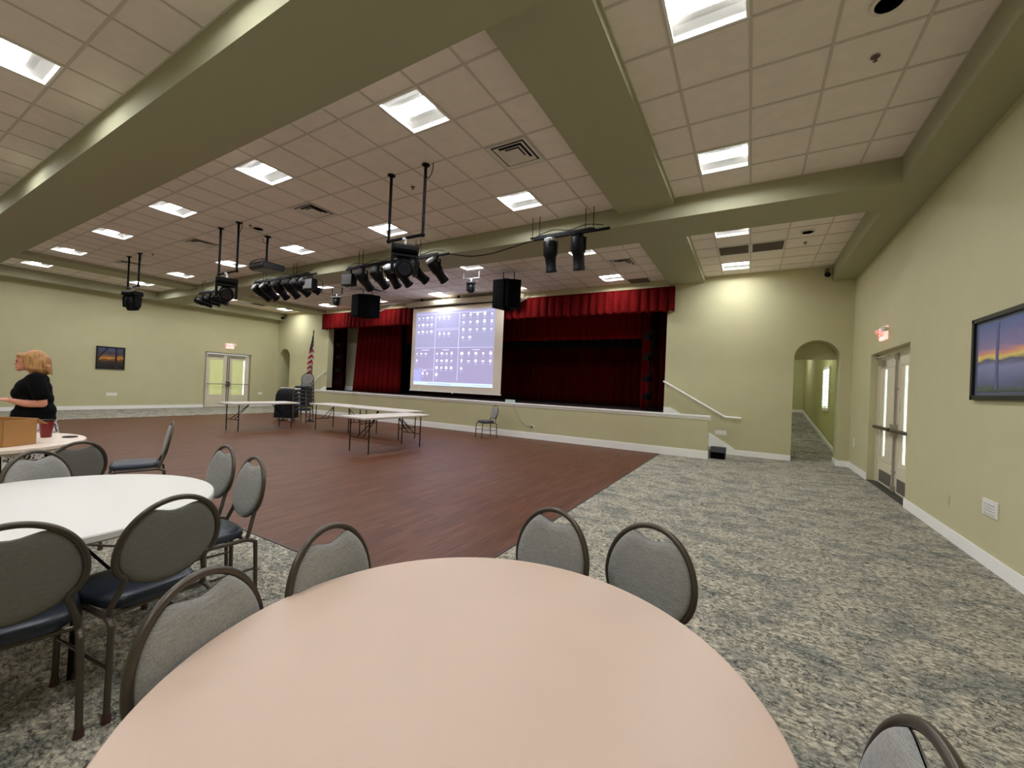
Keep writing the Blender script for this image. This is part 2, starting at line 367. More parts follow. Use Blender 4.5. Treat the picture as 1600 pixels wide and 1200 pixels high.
# baseboards
def base(name, segs):
    s = MB()
    for x0, x1, y0, y1 in segs: s.box(x0, x1, y0, y1, 0, 0.115); 
    for x0, x1, y0, y1 in segs:
        dx = 0.004 if x1 - x0 < 0.1 else 0; dy = 0.004 if y1 - y0 < 0.1 else 0
        s.box(x0 + dx * (x0 < 0), x1 - dx * (x0 > 0), y0 + dy, y1, 0.115, 0.13)
    struct(name, s, WHITE)
base('baseboard_right', [(XR - 0.016, XR, YN, DY0), (XR - 0.016, XR, DY1, YW)])
base('baseboard_left', [(XL, XL + 0.016, YN, LY0), (XL, XL + 0.016, LY1, YW)])
base('baseboard_stage_wall', [(-0.30, AR0, YW - 0.016, YW), (AR1, XR, YW - 0.016, YW), (AL1, -18.23, YW - 0.016, YW), (XL, AL0, YW - 0.016, YW)])
s = MB(); s.box(-17.7, -0.81, YS - 0.016, YS, 0, 0.17); s.box(-17.7, -0.81, YS - 0.010, YS, 0.17, 0.19); s.box(-0.81, -0.795, YS - 0.016, YS + 0.14, 0, 0.19)
struct('baseboard_stage_front', s, WHITE)

# beams and soffits
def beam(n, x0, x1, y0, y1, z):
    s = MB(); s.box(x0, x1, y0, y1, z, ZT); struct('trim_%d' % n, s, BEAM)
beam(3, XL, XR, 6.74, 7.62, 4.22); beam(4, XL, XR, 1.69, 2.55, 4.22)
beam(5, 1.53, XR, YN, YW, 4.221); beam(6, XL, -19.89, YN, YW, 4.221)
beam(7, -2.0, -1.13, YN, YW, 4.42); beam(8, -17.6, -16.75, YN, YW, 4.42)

# ceilings: tile fields between the beams
FX = []      # holes: (x, y)
def bay(x0, x1, y0, y1, z, gx, gy, py=0.6096):
    px = 0.6096; s = MB()
    def lines(a, b, g, p):
        k = math.ceil((a - g) / p); out = [a]
        while g + k * p < b - 0.001:
            if g + k * p > a + 0.001: out.append(g + k * p)
            k += 1
        return out + [b]
    xs = lines(x0, x1, gx, px); ys = lines(y0, y1, gy, py)
    w = 0.012
    def hole(cx, cy): return any(abs(cx - a) < 0.31 and abs(cy - b) < 0.31 for a, b in FX)
    for i in range(len(xs) - 1):
        for j in range(len(ys) - 1):
            # tile centre on the full grid, so that cut tiles at the edges do not read as holes
            fx = gx + (math.floor(((xs[i] + xs[i + 1]) / 2 - gx) / px) + 0.5) * px; fy = gy + (math.floor(((ys[j] + ys[j + 1]) / 2 - gy) / py) + 0.5) * py
            if hole(fx, fy): continue
            s.mi = 0; s.quad((xs[i], ys[j], z + 0.008), (xs[i + 1], ys[j], z + 0.008), (xs[i + 1], ys[j + 1], z + 0.008), (xs[i], ys[j + 1], z + 0.008))
    s.mi = 1
    for x in xs: s.box(max(x - w, x0), min(x + w, x1), y0, y1, z, z + 0.01)
    for y in ys: s.box(x0, x1, max(y - w, y0), min(y + w, y1), z + 0.0005, z + 0.0105)
    struct('ceiling', s, [TILE, TBAR])
GX, GY = -4.906, 3.068; GXR, GYR = -0.7105, 3.738; GXL = -18.9; GYB = 8.28
lights = []   # (x, y, z, label)
cols = [-3.382, -6.430, -9.478, -12.526, -15.574]
ordn = ['rightmost', 'second from the right', 'middle', 'second from the left', 'leftmost']
for i, x in enumerate(cols):
    lights.append((x, 3.373, ZC, 'square ceiling light, near row of the central bay, %s of five' % ordn[i]))
    lights.append((x, 5.811, ZC, 'square ceiling light just before the cross beam, central bay, %s of five' % ordn[i]))
    lights.append((x, 8.58, ZB, 'square ceiling light just beyond the cross beam, %s of five' % ordn[i]))
    lights.append((x, 10.98, ZB, 'square ceiling light nearest the stage curtain, %s of five' % ordn[i]))
    if i in (0, 1, 2, 3):
        lights.append((x, 0.935, ZC, 'square ceiling light before the big near beam, %s in mostly added row' % ordn[i]))  # only one of this row is in view; the others are added for light
        lights.append((x, -1.5, ZC, 'added unseen square ceiling light, near hall end, %s of the row' % ordn[i]))  # unseen row, added for the light it gives the hall
for y, z, t in ((3.433, ZC, 'at the top edge of the photo'), (5.87, ZC, 'above the cross beam'), (8.58, ZB, 'just beyond the cross beam'), (10.98, ZB, 'nearest the arch wall')):
    lights.append((-0.4057, y, z, 'square ceiling light, right-hand strip, ' + t))
lights.append((-0.4057, 0.99, ZC, 'unseen added square ceiling light, right-hand strip, above the near table'))  # out of view, put in to light the near end
lights.append((-0.4057, -1.45, ZC, 'unseen added square ceiling light, right-hand strip, at the near end of the hall'))  # likewise unseen and added for its light
for y, z, t in ((3.373, ZC, 'leftmost light in view'), (5.811, ZC, 'above the far left wall before the cross beam'), (8.58, ZB, 'just beyond the cross beam'), (10.98, ZB, 'nearest the corner by the small arch')):
    lights.append((-18.595, y, z, 'square ceiling light, far left strip, ' + t))
vents = [(-2.772, 4.592, ZC, 'square stepped air vent beside the wide beam, nearest and largest of the vents'), (-7.040, 4.592, ZC, 'square stepped air vent above the projector, second from the right'),
         (-11.307, 4.592, ZC, 'square stepped air vent in the central bay, third from the right'), (-15.574, 4.592, ZC, 'square stepped air vent in the central bay, far left above the leftmost moving light'),
         (-2.772, 9.78, ZB, 'square stepped air vent near the stage, above the right end of the valance'), (-11.307, 9.78, ZB, 'square stepped air vent near the stage, above the left speaker cluster')]
grilles = [(-0.4057, 9.78, 'dark perforated return grille in the right strip, left one of the pair'), (0.2039, 9.78, 'dark perforated return grille in the right strip, right one of the pair'),
           (-2.772, 11.55, 'dark return grille in the ceiling just above the right end of the valance'), (-18.595, 9.78, 'dark return grille in the far left ceiling strip by the corner')]
for y, tt in ((14.3, 'near its arch'), (18.8, 'at its far end')): lights.append((1.2, y, 3.55, 'unseen square ceiling light added in the corridor behind the right arch, ' + tt))  # unseen lamps added to brighten the dim corridor
FX += [(a, b) for a, b, *_ in lights] + [(a, b) for a, b, *_ in vents] + [(g[0], g[1]) for g in grilles]
for (x0, x1, gx, gyo) in ((-16.75, -2.0, GX, 0), (-1.13, 1.53, GXR, 0.06), (-19.89, -17.6, GXL, 0)):
    bay(x0, x1, YN, 1.69, ZC, gx, GY + gyo); bay(x0, x1, 2.55, 6.74, ZC, gx, GY + gyo); bay(x0, x1, 7.62, YW, ZB, gx, GYB, 0.6)

# ceiling lights
def make_light():
    t = thing('ceiling_light', '', 'ceiling light', group='square ceiling lights')
    a = 0.295; s = MB()
    for x0, x1, y0, y1 in ((-a, a, -a, -a + 0.022), (-a, a, a - 0.022, a), (-a, -a + 0.022, -a, a), (a - 0.022, a, -a, a)): s.box(x0, x1, y0, y1, -0.004, 0.012)
    s.build('frame', LIGHTF, t)
    s = MB(); b = a - 0.02; h = 0.085
    prof = [(-b, 0.0), (-b + 0.02, 0.034), (-0.17, 0.050), (-0.10, 0.056), (-0.095, h), (0.095, h), (0.10, 0.056), (0.17, 0.050), (b - 0.02, 0.034), (b, 0.0)]
    for (y0, z0), (y1, z1) in zip(prof, prof[1:]): s.quad((-b, y0, z0), (b, y0, z0), (b, y1, z1), (-b, y1, z1))
    for x in (-b, b):
        vs = [s.v((x, y, z)) for y, z in prof]; s.face(vs)
    s.build('reflector', REFL, t)
    s = MB(); n = 8; pr = [(-0.095 + 0.19 * k / n, 0.054 - 0.006 * math.sin(PI * k / n)) for k in range(n + 1)]
    for (y0, z0), (y1, z1) in zip(pr, pr[1:]): s.quad((-b + 0.005, y0, z0), (b - 0.005, y0, z0), (b - 0.005, y1, z1), (-b + 0.005, y1, z1))
    for x in (-b + 0.005, b - 0.005): s.face([s.v((x, y, z)) for y, z in pr])
    s.build('lens', LENS, t, smooth=True)
    return t
proto = make_light()
for i, (x, y, z, lb) in enumerate(lights):
    if i == 0: proto.location = (x, y, z); proto['label'] = lb
    else: dup(proto, (x, y, z), 0, lb)
def make_vent():
    t = thing('ceiling_vent', '', 'air vent', group='square stepped ceiling vents'); s = MB()
    a = 0.292
    for r0, r1, z0, z1 in ((a, 0.238, -0.004, 0.006), (0.218, 0.168, 0.0, 0.022), (0.148, 0.104, 0.002, 0.022)):
        for k in range(4):
            M = Matrix.Rotation(k * PI / 2, 4, 'Z')
            P = [(-r0, -r0, z0), (r0, -r0, z0), (r1, -r1, z1), (-r1, -r1, z1)]
            s.quad(*[M @ Vector(p) for p in P])
            P = [(-r0, -r0, z0), (r0, -r0, z0), (r1, -r1, z1 + .004), (-r1, -r1, z1 + .004)]
    s.box(-0.09, 0.09, -0.09, 0.09, 0.006, 0.012); s.build('vane', VENT, t)
    s = MB(); s.box(-a, a, -a, a, 0.045, 0.05)
    for k in range(4):
        M = Matrix.Rotation(k * PI / 2, 4, 'Z'); s.box(-a, a, -a, -a + 0.004, 0, 0.05, M)
    s.build('duct_box', VENTD, t); return t
pv = make_vent()
for i, (x, y, z, lb) in enumerate(vents):
    if i == 0: pv.location = (x, y, z); pv['label'] = lb
    else: dup(pv, (x, y, z), 0, lb)
for x, y, lb in grilles:
    t = thing('return_grille', lb, 'air vent', (x, y, ZB), group='dark return grilles')
    s = MB(); a = 0.29
    for x0, x1, y0, y1 in ((-a, a, -a, -a + 0.02), (-a, a, a - 0.02, a), (-a, -a + 0.02, -a, a), (a - 0.02, a, -a, a)): s.box(x0, x1, y0, y1, -0.003, 0.01)
    s.build('frame', VENT, t)
    s = MB()
    for k in range(22): y = -a + 0.03 + k * 0.0252; s.box(-a + 0.02, a - 0.02, y, y + 0.012, 0.0, 0.012)
    s.box(-a, a, -a, a, 0.016, 0.02); s.build('slats', GRILLE, t)
for i, (x, y, z, lb) in enumerate([(0.81, 4.06, ZC, 'round ceiling speaker at the top edge of the photo, right-hand strip'), (0.81, 9.18, ZB, 'round ceiling speaker in the right strip beyond the cross beam'), (-8.94, 4.62, ZC, 'round ceiling speaker above the projector pole')]):
    t = thing('ceiling_speaker', lb, 'ceiling speaker', (x, y, z), group='round ceiling speakers')
    s = MB(); s.lathe([(0.10, -0.010), (0.115, -0.006), (0.12, 0.0), (0.12, 0.004), (0.09, 0.004), (0.088, -0.010)], 28); s.build('ring', VENT, t, smooth=True)
    s = MB(); s.lathe([(0.088, -0.004), (0.088, 0.002)], 28); s.build('grille', GRILLE, t)
for x, y, z, lb in [(0.85, 4.66, ZC, 'small sprinkler head in the right ceiling strip, near one'), (0.83, 9.78, ZB, 'small sprinkler head in the right strip beyond the cross beam'),
                    (-4.66, 4.67, ZC, 'small sprinkler head between the pipes of the nearest moving light'), (-8.9, 4.45, ZC, 'small sprinkler head beside the projector pole'), (-13.6, 4.45, ZC, 'small sprinkler head beside the leftmost moving light pipes')]:
    s = MB(); s.lathe([(0.035, -0.004), (0.03, 0.0)], 16); s.lathe([(0.008, -0.035), (0.012, -0.004)], 10); s.lathe([(0.018, -0.04), (0.018, -0.036)], 12)
    tag(s.build('sprinkler_head', GRILLE, loc=(x, y, z)), lb, 'sprinkler', 'sprinkler heads')

# ------------------------------------------------------------------ curtains
def curtain(name, m, x0, x1, y, z0, z1, amp, wl, label, seed, scallop=0.0, topamp=None, lean=0.0, parent=None, tot=None, x0b=None, x1b=None):
    rnd = random.Random(seed); n = max(8, int((x1 - x0) / wl * 8)); nz = 10
    ph = []; p = 0.0
    for i in range(n + 1):
        ph.append(p); p += (2 * PI / 8) * rnd.uniform(0.55, 1.45)
    am = [rnd.uniform(0.55, 1.25) for _ in range(n // 8 + 2)]
    s = MB(); G = []
    xb0 = x0 if x0b is None else x0b; xb1 = x1 if x1b is None else x1b
    for j in range(nz + 1):
        t = j / nz; row = []
        for i in range(n + 1):
            a = amp * am[i // 8] * ((topamp if topamp is not None else 0.5) * (1 - t) + t)
            u = i / n; xa = x0 + (x1 - x0) * u; xb = xb0 + (xb1 - xb0) * u
            zz = z1 + (z0 - z1) * t
            if scallop: zz -= scallop * t * (0.5 + 0.5 * math.sin(ph[i] + 1.0)) * am[i // 8]
            row.append(s.v((xa * (1 - t) + xb * t + a * 0.5 * math.cos(ph[i] * 1.0), y - lean * t + a * math.sin(ph[i]), zz)))
        G.append(row)
    for j in range(nz):
        for i in range(n): s.face([G[j][i], G[j][i + 1], G[j + 1][i + 1], G[j + 1][i]])
    o = s.build(name, m, parent=parent); o.data.shade_smooth()
    md = o.modifiers.new('thick', 'SOLIDIFY'); md.thickness = 0.006
    if label: tag(o, label, 'curtain')
    return o
# front valance on the proscenium wall, with its side returns
t = thing('stage_valance', 'bright red pleated velvet valance across the top of the stage opening', 'curtain', (0, 0, 0))
curtain('valance_cloth', RED, -16.80, -1.86, YW - 0.13, 3.70, 4.34, 0.065, 0.26, None, 3, scallop=0.05, lean=0.03, parent=t)
s = MB(); s.box(-16.82, -1.85, YW - 0.14, YW - 0.0, 4.33, 4.36); s.build('mounting_board', RED, t)
s = MB(); s.box(-1.865, -1.85, YW - 0.13, YW, 3.70, 4.34); s.box(-16.82, -16.805, YW - 0.13, YW, 3.70, 4.34); s.build('side_return', RED, t)
curtain('stage_border', mat('brightened_border_velvet', (112, 11, 11), 0.9, noise=0.3, nscale=22, stretch=(1, 1, 0.06), spec=0.05), -12.95, -2.96, 13.0, 3.15, 4.45, 0.04, 0.24, 'second red pleated valance hanging deeper inside the stage', 5, scallop=0.03)  # base colour lightened for the extra light reaching this border
curtain('stage_curtain', DRED, -15.55, -12.80, 12.62, SF + 0.02, 4.4, 0.11, 0.28, 'tall red velvet curtain gathered at the left of the stage opening', 8, x0b=-15.85, x1b=-12.75)
curtain('stage_backdrop', DRED, -14.6, -2.2, 15.2, SF + 0.02, 3.6, 0.06, 0.30, 'wide dark red backdrop curtain at the rear of the stage', 9)
curtain('black_border', BLKC, -15, -2.0, 14.2, 2.98, 4.6, 0.03, 0.3, 'black border cloth hanging above the rear backdrop curtain', 10)
curtain('stage_leg_curtain', DRED, -2.92, -2.64, 12.75, SF + 0.02, 4.4, 0.03, 0.12, 'narrow dark red leg curtain left of the right light tree', 11)
curtain('stage_wing_curtain', RED, -2.60, -1.0, 13.6, SF + 0.02, 4.4, 0.05, 0.22, 'dark red wing curtain behind the right light tree', 12)
curtain('stage_wing_curtain', RED, -18.4, -17.0, 12.95, SF + 0.02, 4.3, 0.05, 0.22, 'red wing curtain behind the left light tree', 13)
s = MB(); s.prism([(-16.95, SF), (-16.0, SF), (-16.0, 4.4), (-16.95, 4.4)], 'y', 13.10, 13.15)
s.mi = 1; s.box(-16.95, -16.0, 13.08, 13.10, SF, SF + 0.2)
o = s.build('stage_flat', [CREAM, WHITE]); tag(o, 'tall cream panel between the left wing curtain and the gathered curtain', 'panel')

# light trees (booms) in the wings
def tree(x, y, zs, lb, rz):
    t = thing('light_tree', lb, 'stage light stand', (x, y, SF), rz)
    s = MB(); s.cyl((0, 0, 0.02), (0, 0, zs[-1] - SF + 0.25), 0.022); s.build('pole', BLACK, t, smooth=True)
    s = MB(); s.lathe([(0.26, 0), (0.26, 0.015), (0.03, 0.04)], 20); s.build('base_plate', BLACK, t)
    for z in zs:
        h = z - SF
        s = MB(); s.cyl((0, -0.06, h), (0.02, -0.28, h - 0.03), 0.07, 0.085, 14); s.cyl((0.02, -0.28, h - .03), (0.022, -0.31, h - .035), 0.09, 0.09, 14); o = s.build('lamp_can', BLACKP, t, smooth=True)
        s = MB(); s.box(-0.12, -0.108, -0.2, -0.16, h - 0.02, h + 0.12); s.box(0.108, 0.12, -0.2, -0.16, h - 0.02, h + 0.12); s.box(-0.12, 0.12, -0.2, -0.16, h + 0.11, h + 0.125); s.box(-0.03, 0.03, -0.18, 0.0, h + 0.10, h + 0.13); s.build('yoke', BLACK, o)
tree(-2.50, 12.35, [1.37, 1.88, 2.5, 3.1], 'black light tree with four lamps in the right stage wing', -0.5)
tree(-16.55, 12.45, [1.33, 1.9, 2.5, 3.05], 'black light tree with four lamps in the left stage wing', 0.5)

# ------------------------------------------------------------------ projection screen
t = thing('projection_screen', 'large lowered projection screen showing a lavender computer desktop in front of the stage', 'projection screen', (0, 0, 0))
sy = 11.34; sx0, sx1 = -11.0, -7.02
s = MB(); s.prism([(sy - 0.10, 4.28), (sy - 0.13, 4.40), (sy - 0.06, 4.46), (sy + 0.10, 4.46), (sy + 0.12, 4.30), (sy + 0.05, 4.24)], 'x', sx0 - 0.25, -6.35)
s.mi = 1; s.box(sx0 - 0.2, -6.6, sy - 0.03, sy + 0.03, 4.22, 4.25); s.build('housing', [CREAM, BLACK], t, bevel=0.006)
s = MB()
for x in (-10.6, -8.9, -7.0): s.box(x - 0.03, x + 0.03, sy - 0.03, sy + 0.03, 4.44, ZB)
s.build('ceiling_bracket', BLACK, t)
s = MB(); s.box(sx0, sx1, sy, sy + 0.006, 1.20, 4.25); s.build('canvas', mat('screen_canvas', (232, 218, 198), 0.8), t)
s = MB(); s.box(sx0 - 0.02, sx1 + 0.02, sy - 0.015, sy + 0.02, 1.165, 1.20); s.build('weight_bar', mat('screen_bar', (236, 232, 226), 0.5), t)
s = MB(); s.box(-9.02, -8.96, sy - 0.02, sy, 1.14, 1.165); s.build('pull_tab', WHITE, t)
ix0, ix1, iz0, iz1 = -10.84, -7.34, 1.40, 4.06; iw = ix1 - ix0; ih = iz1 - iz0
E1 = mat('screen_lavender', (120, 118, 158), 0.8, emit=(196, 194, 230), estr=0.22)  # emission in these screen colours stands in for the projector's beam
E2 = mat('screen_pale', (200, 200, 230), 0.8, emit=(205, 205, 250), estr=0.28)
E3 = mat('screen_icon', (230, 232, 245), 0.8, emit=(240, 244, 255), estr=0.36)
E4 = mat('screen_taskbar', (190, 210, 240), 0.8, emit=(190, 212, 250), estr=0.36)
E5 = mat('screen_blue_corner', (150, 150, 230), 0.8, emit=(165, 165, 255), estr=0.32)
E6 = mat('screen_tint', (130, 122, 158), 0.8, emit=(196, 186, 226), estr=0.21)
s = MB()
def R2(u0, u1, v0, v1, mi, d):
    s.mi = mi; y = sy - 0.001 * d
    s.quad((ix0 + u0 * iw, y, iz1 - v0 * ih), (ix0 + u1 * iw, y, iz1 - v0 * ih), (ix0 + u1 * iw, y, iz1 - v1 * ih), (ix0 + u0 * iw, y, iz1 - v1 * ih))
R2(0, 1, 0, 1, 0, 1)
R2(0.0, 0.27, 0.50, 0.955, 5, 2); R2(0.28, 0.575, 0.50, 0.955, 5, 2); R2(0.585, 1.0, 0.50, 0.955, 5, 2); R2(0.0, 0.10, 0.79, 0.955, 4, 3)
for a in ((0, 0.995, 0.49, 0.497), (0.27, 0.277, 0.03, 0.955), (0.575, 0.582, 0.03, 0.93), (0.29, 0.57, 0.235, 0.241), (0.29, 0.57, 0.255, 0.26), (0.07, 0.27, 0.785, 0.79), (0.02, 0.98, 0.03, 0.035)): R2(*a, 1, 4)
R2(0, 1, 0.955, 1.0, 3, 4)
rnd = random.Random(4)
def icons(u0, v0, nx, ny, du, dv, cnt=None):
    c = 0
    for j in range(ny):
        for i in range(nx):
            if cnt is not None and c >= cnt: return
            c += 1; w = rnd.uniform(0.009, 0.017); h = rnd.uniform(0.008, 0.024)
            u = u0 + i * du; v = v0 + j * dv; R2(u - w, u + w, v - h, v + h * 0.6, 2, 5); 
            if rnd.random() < 0.5: R2(u - w * 0.6, u + w * 0.2, v - h * 1.4, v - h, 2, 5)
            R2(u - w * .9, u + w * .9, v + h + 0.012, v + h + 0.018, 1, 5)
icons(0.045, 0.085, 4, 3, 0.058, 0.095); icons(0.32, 0.085, 3, 1, 0.062, 0.1); icons(0.33, 0.31, 3, 1, 0.06, 0.1)
icons(0.63, 0.075, 5, 3, 0.083, 0.095); icons(0.63, 0.365, 2, 1, 0.083, 0.1)
icons(0.035, 0.575, 3, 1, 0.06, 0.1); icons(0.035, 0.67, 1, 1, 0.06, 0.1); icons(0.125, 0.85, 2, 1, 0.06, 0.1)
icons(0.31, 0.575, 4, 3, 0.063, 0.095); icons(0.31, 0.86, 1, 1, 0.06, 0.1); icons(0.625, 0.575, 5, 2, 0.085, 0.095); icons(0.625, 0.77, 1, 1, 0.08, 0.1)
for k in range(12): R2(0.2 + k * 0.025, 0.212 + k * 0.025, 0.972, 0.986, 0, 5)
for k in range(9): R2(0.78 + k * 0.022, 0.79 + k * 0.022, 0.974, 0.984, 0, 5)
for a, b, c in ((0.1, 0.2, 0.52), (0.38, 0.46, 0.52), (0.75, 0.84, 0.52), (0.7, 0.9, 0.045), (0.12, 0.17, 0.80)): R2(a, b, c, c + 0.006, 2, 5)
s.build('projected_picture', [E1, E2, E3, E4, E5, E6], t)

# ------------------------------------------------------------------ doors
# right-hand pair (door_1): plane x = 2.10, leaves along y
dx = XR + 0.14; d = sstruct('door_1')
s = MB()
s.box(dx - 0.03, dx + 0.10, DY0, DY0 + 0.05, 0, DZ); s.box(dx - 0.03, dx + 0.10, DY1 - 0.05, DY1, 0, DZ); s.box(dx - 0.03, dx + 0.10, DY0, DY1, DZ - 0.055, DZ)
s.build('door_frame', DOORP, d)
s = MB(); s.box(XR, dx + 0.12, DY0, DY1, 0, 0.012); s.build('threshold', mat('threshold_metal', (70, 66, 60), 0.5, metal=0.5), d)
ym = (DY0 + DY1) / 2
GLASS = mat('clear_glass', (255, 255, 255), 0.02); GLASS.node_tree.nodes['Principled BSDF'].inputs['Transmission Weight'].default_value = 1.0
for k, (y0, y1) in enumerate(((DY0 + 0.05, ym - 0.003), (ym + 0.003, DY1 - 0.05))):
    w = y1 - y0; gy = (y1 - 0.23) if k else (y1 - 0.28 ); g0, g1 = (y0 + 0.46, y0 + 0.62) if k else (y0 + 0.46, y0 + 0.62)
    # slab built around a glazed strip (0.55 .. 2.10 m high)
    g0, g1 = (y0 + w * 0.5 + 0.10, y0 + w * 0.5 + 0.24) if k else (y0 + w * 0.5 + 0.05, y0 + w * 0.5 + 0.19)
    s = MB(); z0, z1 = 0.52, 2.08
    s.box(dx, dx + 0.045, y0, g0, 0.014, DZ - 0.06); s.box(dx, dx + 0.045, g1, y1, 0.014, DZ - 0.06); s.box(dx, dx + 0.045, g0, g1, 0.014, z0); s.box(dx, dx + 0.045, g0, g1, z1, DZ - 0.06)
    lf = s.build('door_leaf', DOORP, d, bevel=0.002)
    s = MB(); p0 = y0 + 0.16; p1 = y1 - 0.14
    for a in ((p0, p0 + 0.012, 0.45, 2.12), (p1 - 0.012, p1, 0.45, 2.12), (p0, p1, 0.45, 0.462), (p0, p1, 2.108, 2.12)): s.box(dx - 0.008, dx, *a)
    s.build('panel_moulding', DOORP, lf)
    s = MB(); s.box(dx + 0.018, dx + 0.024, g0, g1, z0, z1); s.build('glass_strip', GLASS, lf)
    s = MB(); s.box(dx - 0.006, dx, y0 + 0.2, y1 - 0.14, 0.05, 0.26)
    for q in range(8): s.box(dx - 0.011, dx - 0.006, y0 + 0.21, y1 - 0.15, 0.065 + q * 0.024, 0.075 + q * 0.024)
    s.build('louvre_plate', mat('louvre_metal', (104, 98, 88), 0.5), lf)
    s = MB(); s.tube([(dx - 0.075, y0 + 0.06, 1.03), (dx - 0.075, y1 - 0.05, 1.03)], 0.030, 12); s.box(dx - 0.09, dx, y0 + 0.04, y0 + 0.10, 1.0, 1.06); s.build('push_bar', mat('push_bar_bronze', (84, 76, 64), 0.4, metal=0.5), lf, smooth=True)
    yr = (y1 - 0.035) if not k else (y0 + 0.035)
    s = MB(); s.box(dx - 0.07, dx, yr - 0.035, yr + 0.035, 0.93, 1.13); s.cyl((dx - 0.022, yr, 0.02), (dx - 0.022, yr, DZ - 0.1), 0.009)
    for z in (0.35, 1.72, 0.06): s.box(dx - 0.035, dx, yr - 0.018, yr + 0.018, z - 0.015, z + 0.015)
    s.box(dx - 0.04, dx, yr - 0.025, yr + 0.025, DZ - 0.17, DZ - 0.07); s.box(dx - 0.04, dx, yr - 0.025, yr + 0.025, 0.02, 0.12)
    s.build('vertical_rod', METB, lf, bevel=0.003)
    if k:
        s = MB(); s.box(dx - 0.06, dx, y1 - 0.34, y1 - 0.06, DZ - 0.22, DZ - 0.13); s.tube([(dx - 0.07, y1 - 0.14, DZ - 0.12), (dx - 0.16, y1 - 0.4, DZ - 0.10), (dx - 0.02, y1 - 0.62, DZ - 0.07)], 0.009, 8); s.build('door_closer', METB, lf)
    else:
        s = MB(); s.box(dx - 0.003, dx - 0.0005, y1 - 0.20, y1 - 0.115, 1.32, 1.62)
        s.mi = 1
        for q in range(7): s.box(dx - 0.004, dx - 0.003, y1 - 0.185, y1 - 0.13, 1.35 + q * 0.036, 1.366 + q * 0.036)
        s.build('paper_notice', [PLATE, mat('notice_print', (60, 58, 56), 0.8)], lf)
# left pair (door_2) in the far wall
dx = XL - 0.06; d = sstruct('door_2')
s = MB(); s.box(XL - 0.28, XL, LY0, LY1, 0, 0.014); s.build('threshold', METB, d)
s = MB(); s.box(dx - 0.1, dx + 0.05, LY0, LY0 + 0.05, 0, LZ); s.box(dx - 0.1, dx + 0.05, LY1 - 0.05, LY1, 0, LZ); s.box(dx - 0.1, dx + 0.05, LY0, LY1, LZ - 0.055, LZ); s.build('door_frame', METB, d)
ym = (LY0 + LY1) / 2; SHADE = mat('drawn_window_shade', (222, 220, 176), 0.7, emit=(228, 226, 176), estr=0.0)
_N, _L = nt(SHADE); _t = _N.new('ShaderNodeBsdfTranslucent'); _t.inputs[0].default_value = (*lin((226, 220, 176)), 1); _m = _N.new('ShaderNodeMixShader'); _m.inputs[0].default_value = 0.35
_L.new(_N['Principled BSDF'].outputs[0], _m.inputs[1]); _L.new(_t.outputs[0], _m.inputs[2]); _L.new(_m.outputs[0], _N['Material Output'].inputs['Surface'])
for k, (y0, y1) in enumerate(((LY0 + 0.05, ym - 0.003), (ym + 0.003, LY1 - 0.05))):
    s = MB(); g0, g1, z0, z1 = y0 + 0.17, y1 - 0.19, 0.55, 2.12
    s.box(dx - 0.045, dx, y0, g0, 0.012, LZ - 0.06); s.box(dx - 0.045, dx, g1, y1, 0.012, LZ - 0.06); s.box(dx - 0.045, dx, g0, g1, 0.012, z0); s.box(dx - 0.045, dx, g0, g1, z1, LZ - 0.06)
    lf = s.build('door_leaf', DOORP, d, bevel=0.002)
    s = MB(); s.box(dx - 0.03, dx - 0.024, g0, g1, z0, z1); s.build('glass_pane', GLASS, lf)
    s = MB(); s.box(dx - 0.022, dx - 0.018, g0, g1 - (0.04 if k else 0.0), z0, z1)
    s.build('window_shade', SHADE, lf)
    s = MB(); s.tube([(dx + 0.07, y0 + 0.05, 1.03), (dx + 0.07, y1 - 0.05, 1.03)], 0.022, 12); s.build('push_bar', METB, lf, smooth=True)
    yr = (y1 - 0.035) if not k else (y0 + 0.035)
    s = MB(); s.box(dx, dx + 0.07, yr - 0.035, yr + 0.035, 0.93, 1.13); s.cyl((dx + 0.022, yr, 0.02), (dx + 0.022, yr, LZ - 0.1), 0.012); s.build('vertical_rod', mat('dark_rod', (90, 84, 74), 0.5, metal=0.4), lf)
    s = MB(); s.box(dx, dx + 0.05, y0 + 0.08, y1 - 0.2, LZ - 0.17, LZ - 0.10); s.build('door_closer', METB, lf)
# shuttered window in the corridor
w = sstruct('window_1'); s = MB()
xx = 1.845
for a in ((wy0 - 0.03, wy0 + 0.05, wz0, wz1), (wy1 - 0.05, wy1 + 0.03, wz0, wz1), (wy0, wy1, wz0 - 0.03, wz0 + 0.05), (wy0, wy1, wz1 - 0.05, wz1 + 0.03), ((wy0 + wy1) / 2 - 0.04, (wy0 + wy1) / 2 + 0.04, wz0, wz1)): s.box(xx, xx + 0.05, *a)
s.build('window_frame', WHITE, w)
s = MB()
for q in range(12):
    z = wz0 + 0.08 + q * 0.088; M = Matrix.Translation((xx + 0.03, 0, z)) @ Matrix.Rotation(0.5, 4, 'Y')
    s.box(-0.035, 0.035, wy0 + 0.05, wy1 - 0.05, -0.005, 0.005, M)
s.build('shutter_slats', WHITE, w)

